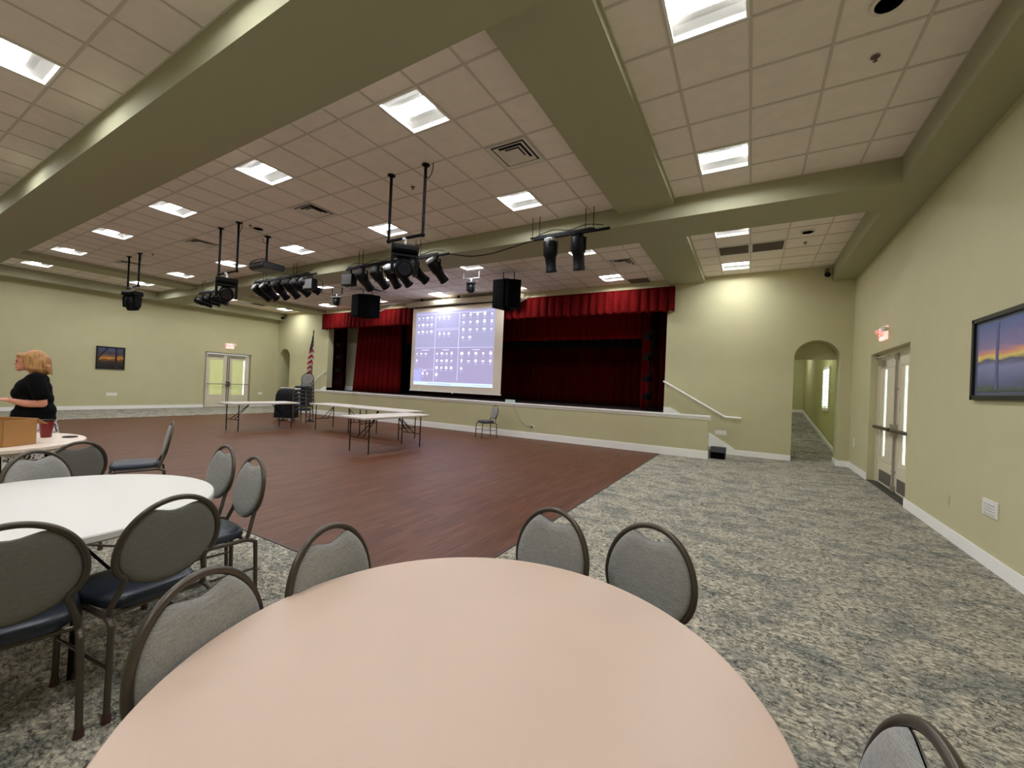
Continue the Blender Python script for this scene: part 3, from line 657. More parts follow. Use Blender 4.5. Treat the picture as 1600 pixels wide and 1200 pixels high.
# ------------------------------------------------------------------ wall fittings
def exit_sign(x, y, z, side, lb):
    t = thing('exit_sign', lb, 'exit sign', (x, y, z), group='lit exit signs'); k = side
    s = MB(); s.box(min(0, k * 0.05), max(0, k * 0.05), -0.17, 0.17, -0.11, 0.11); s.build('sign_body', EXITW, t, bevel=0.006)
    s = MB(); M = Matrix.Translation((k * 0.053, 0, 0)) @ Matrix.Rotation(k * PI / 2, 4, 'Z') @ Matrix.Rotation(PI / 2, 4, 'X')
    text_into(s, 'EXIT', 0.185, M); s.build('letters', EXITR, t)
    for q in (-1, 1):
        s = MB(); s.cyl((k * 0.02, q * 0.20, 0.06), (k * 0.09, q * 0.22, 0.05), 0.035, 0.045, 14); s.build('emergency_lamp', PLATE, t, smooth=True)
exit_sign(XR, 9.24, 2.66, -1, 'red and white exit sign above the double door on the right')
exit_sign(XL, 9.57, 2.74, 1, 'small red and white exit sign above the far left double door')

def plate(x, y, z, axis, w, h, lb, m=PLATE, name='outlet_plate', cat='outlet', holes=2):
    t = thing(name, lb, cat, (x, y, z)); s = MB()
    def B(a0, a1, z0, z1, d0, d1):
        if axis == 'xr': s.box(-d1, -d0, a0, a1, z0, z1)
        elif axis == 'xl': s.box(d0, d1, a0, a1, z0, z1)
        else: s.box(a0, a1, -d1, -d0, z0, z1)
    B(-w / 2, w / 2, -h / 2, h / 2, 0, 0.006); s.build('cover', m, t, bevel=0.002)
    s = MB(); n = max(1, holes)
    for q in range(n):
        if w > h: a = -w / 2 + w * (q + 0.5) / n; B(a - 0.018, a + 0.018, -0.018, 0.018, 0.006, 0.010)
        else: a = -h / 2 + h * (q + 0.5) / n; B(-0.017, 0.017, a - 0.014, a + 0.014, 0.006, 0.010)
    s.build('socket', m if m is not PLATE else WHITE, t)
plate(XR, 6.46, 0.43, 'xr', 0.075, 0.115, 'ivory wall outlet low on the right wall, left of the white vent', IVORY)
plate(XR, 11.32, 0.60, 'xr', 0.075, 0.20, 'white switch plate between the arch corner and the right door')
plate(-0.62, YW, 0.53, 'y', 0.26, 0.12, 'wide white outlet plate below the right stair rail', holes=3)
plate(XL, 5.68, 0.55, 'xl', 0.30, 0.12, 'wide white outlet plate below the dark picture on the far left wall', holes=3)
plate(XL, 6.62, 0.42, 'xl', 0.075, 0.115, 'small ivory outlet low on the far left wall', IVORY)
plate(XL, 11.0, 0.62, 'xl', 0.2, 0.12, 'white outlet plate in the far left corner beside the black covered cart')
plate(-19.0, YW, 1.51, 'y', 0.20, 0.17, 'cream thermostat box on the wall right of the small arch', IVORY, 'thermostat', 'thermostat', 1)
plate(-5.35, YS, 0.36, 'y', 0.12, 0.08, 'low outlet on the stage front with a dark plug', PLATE, holes=1)
t = thing('wall_vent', 'white louvred wall vent low on the right wall', 'air vent', (XR, 5.53, 0.55)); s = MB()
s.box(-0.012, 0, -0.14, 0.14, -0.075, 0.075); s.build('cover', PLATE, t, bevel=0.003)
s = MB()
for q in range(4): s.box(-0.019, -0.012, -0.095, 0.095, -0.052 + q * 0.028, -0.042 + q * 0.028)
s.build('louvre', mat('louvre_grey', (205, 202, 196), 0.5), t)
# cable, plug and small device on the ledge
s = MB(); s.tube(bez([(-5.97, YS - 0.03, 0.97), (-5.95, YS - 0.055, 0.86), (-5.88, YS - 0.02, 0.72), (-5.76, YS - 0.02, 0.52), (-5.58, YS - 0.02, 0.38), (-5.43, YS - 0.03, 0.34), (-5.36, YS - 0.03, 0.36)]), 0.004, 6)
s.box(-5.39, -5.33, YS - 0.05, YS - 0.01, 0.34, 0.385); tag(s.build('power_cable', mat('cable_grey', (90, 90, 80), 0.6)), 'thin dark cable hanging from the stage ledge to the low outlet', 'cable')
s = MB(); s.box(-6.28, -6.0, YS - 0.03, YS + 0.09, 1.0, 1.085); o = s.build('small_device', TEALP, bevel=0.012); tag(o, 'small pale teal and white box lying on the stage ledge', 'device')
# security cameras in the two corners
for x, y, lb in ((1.42, 11.6, 'small dark security camera under the ceiling in the right corner'), (-19.82, 11.6, 'small dark security camera under the ceiling in the left corner')):
    t = thing('security_camera', lb, 'security camera', (x, y, 4.40)); s = MB(); s.box(-0.03, 0.03, 0.0, 0.16, -0.05, 0.08); s.build('bracket', GRILLE, t)
    s = MB(); s.cyl((0, 0.05, -0.05), (0, -0.08, -0.09), 0.05, 0.055, 14); s.build('camera_body', BLACK, t, smooth=True)

# stair rails
def rail(side, lb):
    t = thing('stair_handrail', lb, 'handrail', (0, 0, 0)); f = (lambda x: x) if side > 0 else (lambda x: -18.53 - x)
    y = YW - 0.08; P = [(f(-2.05), y, 1.80), (f(-0.56), y, 0.955), (f(-0.50), y, 0.94), (f(-0.18), y, 0.935)]
    s = MB()
    for a, b in zip(P, P[1:]): s.tube([a, b], 0.026, 10)
    s.build('rail', WHITE, t, smooth=True)
    for x, z in ((-1.95, 1.74), (-1.2, 1.315), (-0.62, 0.985), (-0.32, 0.93)):
        s = MB(); s.tube([(f(x), y, z - 0.02), (f(x), y, z - 0.07), (f(x), YW, z - 0.09)], 0.008, 6); s.build('bracket', METB, t)
rail(1, 'white stair handrail on the wall right of the stage'); rail(-1, 'cream stair handrail on the wall left of the stage')

# pictures
def ramp_mat(name, stops, noise_amt, axis='Z', scale=1.0, off=0.0, nscale=5):
    m = bpy.data.materials.new(name); m.use_nodes = True; N, L = nt(m); b = N['Principled BSDF']; b.inputs['Roughness'].default_value = 0.25
    tc = N.new('ShaderNodeTexCoord'); sp = N.new('ShaderNodeSeparateXYZ'); L.new(tc.outputs['Generated'], sp.inputs[0])
    n = N.new('ShaderNodeTexNoise'); n.inputs['Scale'].default_value = nscale; n.inputs['Detail'].default_value = 5
    mp = N.new('ShaderNodeMapping'); mp.inputs['Scale'].default_value = (1, 1, 3); L.new(tc.outputs['Generated'], mp.inputs[0]); L.new(mp.outputs[0], n.inputs['Vector'])
    a = N.new('ShaderNodeMath'); a.operation = 'MULTIPLY_ADD'; L.new(n.outputs['Fac'], a.inputs[0]); a.inputs[1].default_value = noise_amt
    sb = N.new('ShaderNodeMath'); sb.operation = 'SUBTRACT'; L.new(sp.outputs['Z'], sb.inputs[0]); sb.inputs[1].default_value = noise_amt * 0.5
    L.new(sb.outputs[0], a.inputs[2]); r = N.new('ShaderNodeValToRGB'); e = r.color_ramp.elements
    e[0].position = stops[0][0]; e[0].color = (*lin(stops[0][1]), 1); e[1].position = stops[-1][0]; e[1].color = (*lin(stops[-1][1]), 1)
    for p, c in stops[1:-1]: x = e.new(p); x.color = (*lin(c), 1)
    L.new(a.outputs[0], r.inputs[0]); L.new(r.outputs[0], b.inputs['Base Color']); return m
def picture(x, y0, y1, z0, z1, k, lb, pm, matm=None):
    t = thing('framed_picture', lb, 'picture', (x, (y0 + y1) / 2, (z0 + z1) / 2)); w = (y1 - y0) / 2; h = (z1 - z0) / 2; f = 0.045
    s = MB()
    def B(a0, a1, c0, c1, d0, d1): s.box(min(k * d0, k * d1), max(k * d0, k * d1), a0, a1, c0, c1)
    B(-w, w, -h, -h + f, 0, 0.035); B(-w, w, h - f, h, 0, 0.035); B(-w, -w + f, -h, h, 0, 0.035); B(w - f, w, -h, h, 0, 0.035); s.build('frame', FRAME_B, t, bevel=0.004)
    if matm:
        s = MB(); B(-w + f, w - f, -h + f, h - f, 0.004, 0.012); s.build('mat_board', matm, t); g = 0.06
    else: g = 0
    s = MB(); B(-w + f + g, w - f - g, -h + f + g * .6, h - f - g * .6, 0.012, 0.016); s.build('photo_print', pm, t)
    return t, w - f - g, h - f
sun = ramp_mat('sunset_over_lake', [(0.0, (58, 84, 62)), (0.14, (96, 104, 146)), (0.36, (132, 138, 184)), (0.44, (84, 84, 112)), (0.49, (238, 214, 120)), (0.56, (226, 150, 130)), (0.64, (140, 124, 172)), (1.0, (66, 92, 160))], 0.16, nscale=3)
t, w, h = picture(XR, 4.72, 5.95, 1.55, 2.36, -1, 'large black-framed sunset photograph with blue sky on the right wall', sun, mat('grey_mat_board', (92, 98, 118), 0.6))
s = MB()
for y, wd in ((0.12, 0.045),): s.box(-0.019, -0.016, y, y + wd, -h + 0.05, h - 0.05)
sun2 = ramp_mat('orange_sunset_with_trees', [(0.0, (26, 24, 26)), (0.3, (58, 48, 40)), (0.42, (120, 80, 40)), (0.5, (226, 150, 60)), (0.56, (150, 100, 60)), (0.7, (70, 66, 80)), (1.0, (84, 88, 120))], 0.35, nscale=3)
s.build('tree_silhouette', mat('tree_trunk_print', (98, 102, 146), 0.5), t)  # colour of a tree trunk in the print
t, w, h = picture(XL, 5.21, 6.00, 1.47, 2.30, 1, 'small black-framed orange sunset photograph on the far left wall', sun2)
s = MB(); s.prism([(0.10, -h), (0.19, -h), (0.17, h), (0.13, h)], 'x', 0.016, 0.019); s.prism([(-w, 0.02), (-w, -0.08), (-0.05, h), (-0.12, h)], 'x', 0.016, 0.019); s.build('tree_silhouette', mat('tree_black', (26, 22, 24), 0.6), t)

# ------------------------------------------------------------------ banquet chair (faces local +y, origin on the floor under the seat centre)
def leanp(x, z):     # point on the leaning back plane
    return -0.215 - (z - 0.46) * 0.18
def make_chair(label, group):
    t = thing('banquet_chair', label, 'chair', group=group)
    # seat
    s = MB(); n = 40; rings = []
    def out(k, e):
        a = 2 * PI * k / n; c, q = math.cos(a), math.sin(a); p = 0.42
        x = (0.198 + e) * (abs(c) ** p) * (1 if c >= 0 else -1); y = (0.205 + e) * (abs(q) ** p) * (1 if q >= 0 else -1)
        if y < 0: x *= 1 - 0.14 * (-y / 0.21)
        return x, y + 0.01
    for e, z in ((-0.03, 0.428), (-0.004, 0.432), (0.0, 0.45), (-0.002, 0.468), (-0.012, 0.480), (-0.05, 0.489), (-0.12, 0.493), (-0.19, 0.494)):
        rings.append([s.v((*out(k, e), z)) for k in range(n)])
    for A, B in zip(rings, rings[1:]):
        for k in range(n): s.face([A[k], A[(k + 1) % n], B[(k + 1) % n], B[k]])
    s.face(list(reversed(rings[0]))); s.face(rings[-1]); s.build('seat', VINYL, t, smooth=True)
    # backrest cushion: oval with a scooped top
    zc, a, b = 0.690, 0.191, 0.168
    oz = lambda q: math.sin(q) * (b if math.sin(q) < 0 else 0.209)
    pts = []; m = 48
    for k in range(m):
        q = -PI / 2 + 2 * PI * k / m; x = a * math.cos(q); z = oz(q)
        if z > 0 and abs(x) < 0.095:   # the scoop
            z = 0.182 - 0.020 * (0.5 + 0.5 * math.cos(PI * x / 0.095))
        pts.append((x, z))
    s = MB(); 
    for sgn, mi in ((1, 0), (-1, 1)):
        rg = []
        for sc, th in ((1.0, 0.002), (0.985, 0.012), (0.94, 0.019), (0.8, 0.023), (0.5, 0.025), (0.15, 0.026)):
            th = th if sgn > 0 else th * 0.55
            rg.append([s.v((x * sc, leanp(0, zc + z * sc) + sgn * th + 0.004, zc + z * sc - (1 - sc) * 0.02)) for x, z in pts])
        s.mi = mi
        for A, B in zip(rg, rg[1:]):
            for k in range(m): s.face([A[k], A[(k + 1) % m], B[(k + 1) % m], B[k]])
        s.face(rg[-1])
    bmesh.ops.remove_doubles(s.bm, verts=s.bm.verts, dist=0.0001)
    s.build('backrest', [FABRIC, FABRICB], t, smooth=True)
    # oval back tube running down into the seat rails
    P = []
    for k in range(25):
        q = -0.70 + (PI + 1.40) * k / 24; P.append((0.2015 * math.cos(q), zc + (0.2195 if math.sin(q) > 0 else 0.175) * math.sin(q)))
    path = [(0.185, -0.185, 0.425), (0.180, -0.20, 0.47)]
    path += [(x, leanp(x, z), z) for x, z in P]
    path += [(-0.180, -0.20, 0.47), (-0.185, -0.185, 0.425)]
    s = MB(); s.tube(bez(path, 3), 0.0125, 10); s.build('back_frame', TUBE, t, smooth=True)
    s = MB(); s.tube([(x * 0.96, leanp(x, z) + 0.002, z) for x, z in [(0.198 * math.cos(q), zc + 0.168 * math.sin(q)) for q in [-PI + 0.55 + (PI - 1.1) * k / 14 for k in range(15)]]], 0.007, 8); s.build('lower_back_frame', TUBE, t, smooth=True)
    s = MB()
    for sg in (-1, 1): s.tube([(sg * 0.188, -0.19, 0.418), (sg * 0.198, 0.16, 0.418)], 0.0125, 10)
    s.tube([(-0.19, 0.165, 0.418), (0.19, 0.165, 0.418)], 0.010, 8); s.tube([(-0.18, -0.17, 0.418), (0.18, -0.17, 0.418)], 0.010, 8); s.build('seat_frame', TUBE, t, smooth=True)
    for sg in (-1, 1):
        for pth in (bez([(sg * 0.197, 0.14, 0.418), (sg * 0.20, 0.19, 0.400), (sg * 0.205, 0.212, 0.35), (sg * 0.205, 0.225, 0.02)], 5), bez([(sg * 0.188, -0.17, 0.418), (sg * 0.192, -0.225, 0.400), (sg * 0.194, -0.235, 0.35), (sg * 0.200, -0.245, 0.02)], 5)):
            s = MB(); s.tube(pth, 0.0125, 10); lg = s.build('leg', TUBE, t, smooth=True)
            e = pth[-1]; s = MB(); s.cyl((e.x, e.y, 0.0), (e.x, e.y, 0.035), 0.018, 0.015, 12); s.build('foot_glide', FOOT, lg, smooth=True)
        s = MB(); s.tube([(sg * 0.205, 0.218, 0.22), (sg * 0.197, -0.24, 0.22)], 0.008, 8); s.build('stretcher', TUBE, t, smooth=True)
    return t
CH = make_chair('x', 'grey-backed banquet chairs')
first = [True]
def chair(tx, ty, fx, fy, label, group, z=0.0, back=0.315):
    """tx,ty = seat centre; (fx,fy) = direction the chair faces"""
    L_ = math.hypot(fx, fy); fx /= L_; fy /= L_; rz = math.atan2(-fx, fy)
    loc = (tx, ty, z)
    if first[0]:
        first[0] = False; CH.location = loc; CH.rotation_euler = (0, 0, rz); CH['label'] = label; CH['group'] = group; return CH
    return dup(CH, loc, rz, label, group)
NT = (-0.60, 0.86); LT = (-3.27, 0.64); FT = (-6.30, 0.78)
g = 'banquet chairs around the near blush table'
chair(-1.11, 1.085, 0.98, 0.18, 'banquet chair at the near table, in front of the dance floor left of centre', g)
chair(-0.845, 1.515, -0.25, -0.97, 'banquet chair beyond the near table, its back against the dance floor corner', g)
chair(-0.435, 1.575, -0.33, -0.94, 'banquet chair beyond the near table, standing wholly against carpet', g)
chair(-1.07, 0.675, 0.94, 0.34, 'banquet chair at the left edge of the near table, largest grey back', g)
chair(0.01, 0.95, -1, -0.1, 'banquet chair cut off by the bottom right corner of the photo', g)
g = 'banquet chairs around the white table'
chair(-2.57, 0.44, -0.98, 0.2, 'banquet chair with its back to us, cut by left photo edge, at whitened table', g)
chair(-2.56, 0.845, -0.99, -0.10, 'banquet chair with its back to us and navy seat, right side of the whitened table', g)
chair(-3.0, 1.3, -0.1, -1, 'banquet chair right behind the whitened table, wholly on carpet, front of back showing', g)
chair(-3.6, 1.4, -0.05, -1, 'banquet chair behind the whitened table, left one of the tilted pair', g)
chair(-3.88, 0.92, 0.88, 0.48, 'banquet chair beyond the whitened table at the left edge, pale front facing us', g)
chair(-4.74, 0.98, -0.95, -0.31, 'banquet chair with dark back turned to us, nearest the red tumbler', g)
chair(-5.79, 1.84, -0.31, -0.95, 'empty banquet chair seen side-on at the edge of the dance floor', 'banquet chairs standing alone')
chair(-6.46, 9.74, -0.5, -0.85, 'lone banquet chair standing against the stage front wall', 'banquet chairs standing alone')
ordw = ['lowest', 'second from the bottom', 'third from the bottom', 'fourth, the middle one', 'third from the top', 'second from the top', 'topmost, its round back in full view']
for k in range(7):
    chair(-12.50 - 0.012 * k, 8.12, 0.50, -0.87, 'stacked banquet chair by the stage, ' + ordw[k], 'stack of banquet chairs', z=0.12 * k)

# ------------------------------------------------------------------ round tables
def round_table(c, m, lb, name_rot=0.0, r=0.762):
    t = thing('round_table', lb, 'table', (c[0], c[1], 0), name_rot, 'round banquet tables')
    s = MB(); s.lathe([(r - 0.012, 0.706), (r, 0.712), (r, 0.738), (r - 0.006, 0.744), (r - 0.02, 0.745), (0.02, 0.745)], 96); o = s.build('tabletop', m, t, smooth=True)
    s = MB(); s.lathe([(r - 0.08, 0.68), (r - 0.08, 0.706)], 48); s.build('apron_ring', TAB_E, t)
    for a in (0, 1):
        for b in (-1, 1):
            x = (a * 2 - 1) * 0.34; s = MB(); s.tube([(x, b * 0.36, 0.70), (x, b * 0.38, 0.0)], 0.0135, 10); s.build('leg', BLACK, t, smooth=True)
        s = MB(); s.tube([(x, -0.37, 0.33), (x, 0.37, 0.33)], 0.010, 8); s.tube([(x, 0, 0.33), (x * 0.1, 0, 0.69)], 0.008, 8); s.build('leg_brace', BLACK, t, smooth=True)
    return t
round_table(NT, TAB_A, 'big round blush-coloured table filling the foreground', 0.6, 0.735)
round_table(LT, TAB_B, 'round table whitened by painted sheen, cut off by the left edge, ringed by chairs', 0.9)
round_table(FT, TAB_C, 'round pale table at the left edge with a red cup and cardboard box', 0.3)

# things on the far left table
tz = 0.745
t = thing('red_tumbler', 'dark red tumbler with a black lid on the farthest round table', 'cup', (-6.34, 1.27, tz)); s = MB()
s.lathe([(0.036, 0), (0.040, 0.005), (0.054, 0.165), (0.055, 0.175), (0.050, 0.175)], 24); s.build('cup_body', MUG, t, smooth=True)
s = MB(); s.lathe([(0.056, 0.172), (0.057, 0.180), (0.050, 0.186), (0.046, 0.184)], 24); s.build('lid', BLACKP, t, smooth=True)
bx = Vector((-5.97, 0.90, tz)); t = thing('cardboard_box', 'open brown cardboard box on the farthest round table', 'box', bx, math.atan2(0.50, 0.864))
s = MB(); wx, wy, hz = 0.20, 0.13, 0.24
for a in ((-wx, wx, -wy, -wy + 0.004), (-wx, wx, wy - 0.004, wy), (-wx, -wx + 0.004, -wy, wy), (wx - 0.004, wx, -wy, wy)): s.box(*a, 0, hz)
s.box(-wx, wx, -wy, wy, 0, 0.004); s.build('box_body', CARD, t)
s = MB(); s.prism([(wy, hz), (wy + 0.09, hz - 0.06), (wy + 0.094, hz - 0.056), (wy + 0.004, hz + 0.004)], 'x', -wx, wx); s.build('flap', CARD, t)
s = MB(); s.lathe([(0.055, 0), (0.062, 0.006), (0.05, 0.012), (0.02, 0.010)], 24); tag(s.build('drink_coaster', BLACKP, loc=(-6.22, 1.42, tz), smooth=True), 'flat black disc lying right of the red tumbler', 'coaster')
s = MB(); s.tube(bez([(-0.03, 0, 0.006), (0, 0.02, 0.012), (0.03, 0, 0.006), (0.045, -0.02, 0.006)]), 0.006, 8); tag(s.build('eyeglasses', mat('dark_brown', (70, 48, 40), 0.5), loc=(-6.30, 1.13, tz)), 'small dark curled object between the box and the tumbler', 'small object')

# ------------------------------------------------------------------ folding tables
def fold_table(cx, cy, rz, lb):
    t = thing('folding_table', lb, 'table', (cx, cy, 0), rz, 'long folding tables'); a, b = 0.915, 0.38
    s = MB(); s.box(-a, a, -b, b, 0.70, 0.742); s.build('tabletop', PLAST, t, bevel=0.012)
    for e in (-1, 1):
        x = e * 0.72
        for q in (-1, 1):
            s = MB(); s.tube([(x, q * 0.29, 0.70), (x, q * 0.29, 0.0)], 0.0125, 10); s.build('leg', BLACK, t, smooth=True)
        s = MB(); s.tube([(x, -0.29, 0.30), (x, 0.29, 0.30)], 0.009, 8); s.tube([(x, -0.10, 0.30), (e * 0.30, 0, 0.69)], 0.009, 8); s.tube([(x, 0.10, 0.30), (e * 0.30, 0, 0.69)], 0.009, 8); s.build('leg_brace', BLACK, t, smooth=True)
fold_table(-11.74, 6.36, PI / 2 + 0.02, 'long folding table farthest left, its end towards us')
fold_table(-10.15, 7.74, 0, 'long folding table in the row along the stage, left one next to the stacked chairs')
fold_table(-8.29, 7.76, 0, 'long folding table in the row along the stage, right one')
fold_table(-6.83, 6.40, PI / 2 - 0.02, 'long folding table nearest us, its end towards us')

# ------------------------------------------------------------------ cart, flag, floor box
t = thing('covered_cart', 'black fabric covered cart standing left of the chair stack', 'cart', (-13.60, 8.22, 0), 0.5)
s = MB(); n = 24
def ring(z, w, d, e=0.0):
    R = []
    for k in range(n):
        q = 2 * PI * k / n; c, v_ = math.cos(q), math.sin(q)
        wob = 1 + 0.03 * math.sin(5 * q) * e
        R.append(s.v((w * (abs(c) ** 0.35) * (1 if c >= 0 else -1) * wob, d * (abs(v_) ** 0.35) * (1 if v_ >= 0 else -1) * wob, z)))
    return R
RR = [ring(z, w, d, e) for z, w, d, e in ((0.10, 0.32, 0.28, 1), (0.3, 0.31, 0.27, .8), (0.55, 0.305, 0.265, .5), (0.86, 0.29, 0.25, .3), (0.99, 0.25, 0.22, .1), (1.07, 0.17, 0.15, 0), (1.09, 0.1, 0.08, 0))]
for A, B in zip(RR, RR[1:]):
    for k in range(n): s.face([A[k], A[(k + 1) % n], B[(k + 1) % n], B[k]])
s.face(RR[-1]); s.face(RR[0]); s.build('cloth_cover', mat('black_cover', (5, 5, 8), 0.65, spec=0.3), t, smooth=True)
for x in (-0.22, 0.22):
    for y in (-0.18, 0.18):
        s = MB(); s.cyl((x - 0.02, y, 0.045), (x + 0.02, y, 0.045), 0.045); s.cyl((x, y, 0.06), (x, y, 0.12), 0.015); s.build('wheel', PLATE, t, smooth=True)
t = thing('flag_on_pole', 'American flag hanging furled on a tall dark pole behind the chair stack', 'flag', (-12.80, 8.55, 0))
s = MB(); s.cyl((0, 0, 0.06), (0, 0, 2.98), 0.014); s.build('pole', mat('dark_pole', (46, 36, 30), 0.4), t, smooth=True)
s = MB(); s.lathe([(0.15, 0), (0.15, 0.02), (0.06, 0.05), (0.03, 0.09)], 24); s.build('base', BLACK, t, smooth=True)
s = MB(); s.lathe([(0.012, 2.98), (0.028, 3.0), (0.03, 3.03), (0.006, 3.11)], 12); s.build('finial', mat('brass', (150, 120, 60), 0.35, metal=0.8), t, smooth=True)
FR = mat('flag_red', (176, 34, 38), 0.8); FW = mat('flag_white', (226, 218, 206), 0.8); FB = mat('flag_blue', (22, 26, 58), 0.8)
s = MB(); nz, nx = 56, 20; G = []
for j in range(nz + 1):
    tt = j / nz; z = 2.90 - 1.42 * tt; w = 0.03 + 0.19 * min(1, tt * 1.8) * (1 - 0.25 * max(0, tt - 0.6)); row = []
    for i in range(nx + 1):
        u = i / nx
        row.append(s.v((-0.02 - 0.10 * max(0, tt - .45) + w * (u - 0.5) * 1.05 + 0.012 * math.sin(9 * tt + 6 * u), -0.02 - (0.045 + 0.015 * tt) * math.sin(u * PI * 2 + 2.0 * tt) * min(1, tt * 3), z - 0.10 * u * tt)))
    G.append(row)
for j in range(nz):
    for i in range(nx):
        tt = (j + .5) / nz; u = (i + .5) / nx
        diag = tt * 17 + u * 4.0
        if tt < 0.36 and u < 1.2 - tt * 1.2:
            s.mi = 2
            if (j * 7 + i * 5) % 23 == 0: s.mi = 1
        else: s.mi = 0 if int(diag) % 2 else 1
        s.face([G[j][i], G[j][i + 1], G[j + 1][i + 1], G[j + 1][i]])
o = s.build('flag_cloth', [FR, FW, FB], t); md = o.modifiers.new('thick', 'SOLIDIFY'); md.thickness = 0.004
t = thing('floor_speaker', 'small black wedge box on the carpet at the foot of the right stage steps', 'speaker box', (-0.60, 10.82, 0)); s = MB()
s.prism([(-0.14, 0), (0.16, 0), (0.16, 0.26), (-0.06, 0.26), (-0.14, 0.16)], 'x', -0.17, 0.15); s.build('cabinet', mat('black_cabinet', (20, 22, 28), 0.6), t, bevel=0.01)
s = MB(); s.box(-0.15, 0.13, -0.145, -0.14, 0.02, 0.15); s.build('grille', SPK, t)

# ------------------------------------------------------------------ hanging gear
def ushape(t, x0, x1, y, zb, zc, r=0.022):
    s = MB(); s.tube([(x0, y, zc), (x0, y, zb)], r, 12); s.build('pipe', BLACK, t, smooth=True)
    s = MB(); s.tube([(x1, y, zc), (x1, y, zb)], r, 12); s.build('pipe', BLACK, t, smooth=True)
    s = MB(); s.tube([(x0, y, zb), (x1, y, zb)], r, 12); s.sphere((x0, y, zb), r * 1.5); s.sphere((x1, y, zb), r * 1.5); s.build('cross_pipe', BLACK, t, smooth=True)
    for x in (x0, x1):
        s = MB(); s.lathe([(r * 1.3, -0.03), (r * 1.4, -0.012), (r * 2.6, -0.01), (r * 2.6, 0)], 16, Matrix.Translation((x, y, zc))); s.build('ceiling_flange', BLACK, t, smooth=True)
    s = MB(); s.tube(bez([(x1 + r, y, zc - 0.16), (x1 + 0.06, y, zc - 0.20), (x1 + 0.12, y, zc - 0.13), (x1 + 0.14, y, zc)]), 0.006, 6); s.build('power_lead', BLACK, t)
def moving_head(x, y, zt, sc, lb, tilt, rz, m=BLACKP):
    t = thing('moving_head_light', lb, 'stage light', (x, y, zt), rz, 'moving head lights'); k = sc
    s = MB(); s.box(-0.02 * k, 0.02 * k, -0.02 * k, 0.02 * k, -0.10 * k, 0.03 * k); s.box(-0.045 * k, 0.045 * k, -0.03 * k, 0.03 * k, -0.02 * k, 0.02 * k); s.build('clamp', CHROME, t, bevel=0.003)
    s = MB(); s.box(-0.19 * k, 0.19 * k, -0.12 * k, 0.12 * k, -0.21 * k, -0.10 * k); s.box(-0.16 * k, 0.16 * k, -0.14 * k, 0.14 * k, -0.19 * k, -0.12 * k); s.build('base', m, t, bevel=0.015 * k)
    s = MB()
    for q in (-1, 1): s.prism([(-0.09 * k, -0.24 * k), (0.09 * k, -0.24 * k), (0.07 * k, -0.50 * k), (-0.07 * k, -0.50 * k)], 'x', q * 0.145 * k, q * 0.19 * k)
    s.box(-0.19 * k, 0.19 * k, -0.08 * k, 0.08 * k, -0.27 * k, -0.215 * k); s.build('yoke', m, t, bevel=0.012 * k)
    M = Matrix.Translation((0, 0, -0.40 * k)) @ Matrix.Rotation(tilt, 4, 'X'); s = MB()
    s.lathe([(0.08 * k, 0.17 * k), (0.115 * k, 0.12 * k), (0.13 * k, 0.03 * k), (0.135 * k, -0.08 * k), (0.12 * k, -0.16 * k), (0.10 * k, -0.17 * k)], 24, M); o = s.build('lamp_head', m, t, smooth=True)
    s = MB(); s.lathe([(0.085 * k, -0.172 * k), (0.08 * k, -0.176 * k)], 20, M); s.build('front_lens', LENSG, o)
for nm, x0, x1, xh, zb, tilt, rz, lb, lp in (('A', -4.70, -4.03, -4.36, 3.55, 1.15, -2.30, 'large black moving head light on the nearest hanging pipe bracket', 'nearest U-shaped black pipe bracket hanging from the ceiling'),
                                         ('B', -9.69, -8.98, -9.35, 3.56, 1.15, -1.95, 'black moving head light on the middle pipe bracket, left of the projector', 'middle U-shaped black pipe bracket, left of the projector'),
                                         ('C', -14.56, -13.86, -14.22, 3.68, 0.25, 0.4, 'black moving head light on the leftmost pipe bracket above the dark picture', 'leftmost U-shaped black pipe bracket near the far left wall')):
    t = thing('pipe_bracket', lp, 'pipe bracket', (0, 0, 0), group='hanging pipe brackets'); ushape(t, x0, x1, 4.27, zb, ZC)
    moving_head(xh, 4.27, zb - 0.02, 1.0 if nm != 'C' else 1.05, lb, tilt, rz)
for x, lb, lp, mm in ((-6.66, 'small moving head light with silver clamp below the square light right of the screen', 'short pale U-shaped bracket above the screen', CHROME), (-12.28, 'small black moving head light left of the left speaker cluster', 'short U-shaped bracket left of the left speaker cluster', CHROME)):
    t = thing('short_bracket', lp, 'pipe bracket', (0, 0, 0), group='short hanging brackets'); s = MB()
    y = 9.0; s.tube([(x - 0.26, y, ZB), (x - 0.26, y, 4.36), (x + 0.26, y, 4.36), (x + 0.26, y, ZB)], 0.02, 10); s.build('pipe', BLACK if x < -10 else CHROME, t, smooth=True)
    s = MB(); s.tube([(x - 0.33, y, 4.30), (x + 0.3, y - .06, 4.24)], 0.008, 6); s.build('safety_cable', CHROME, t)
    moving_head(x, y, 4.33, 0.62, lb, 0.2, 0.4)
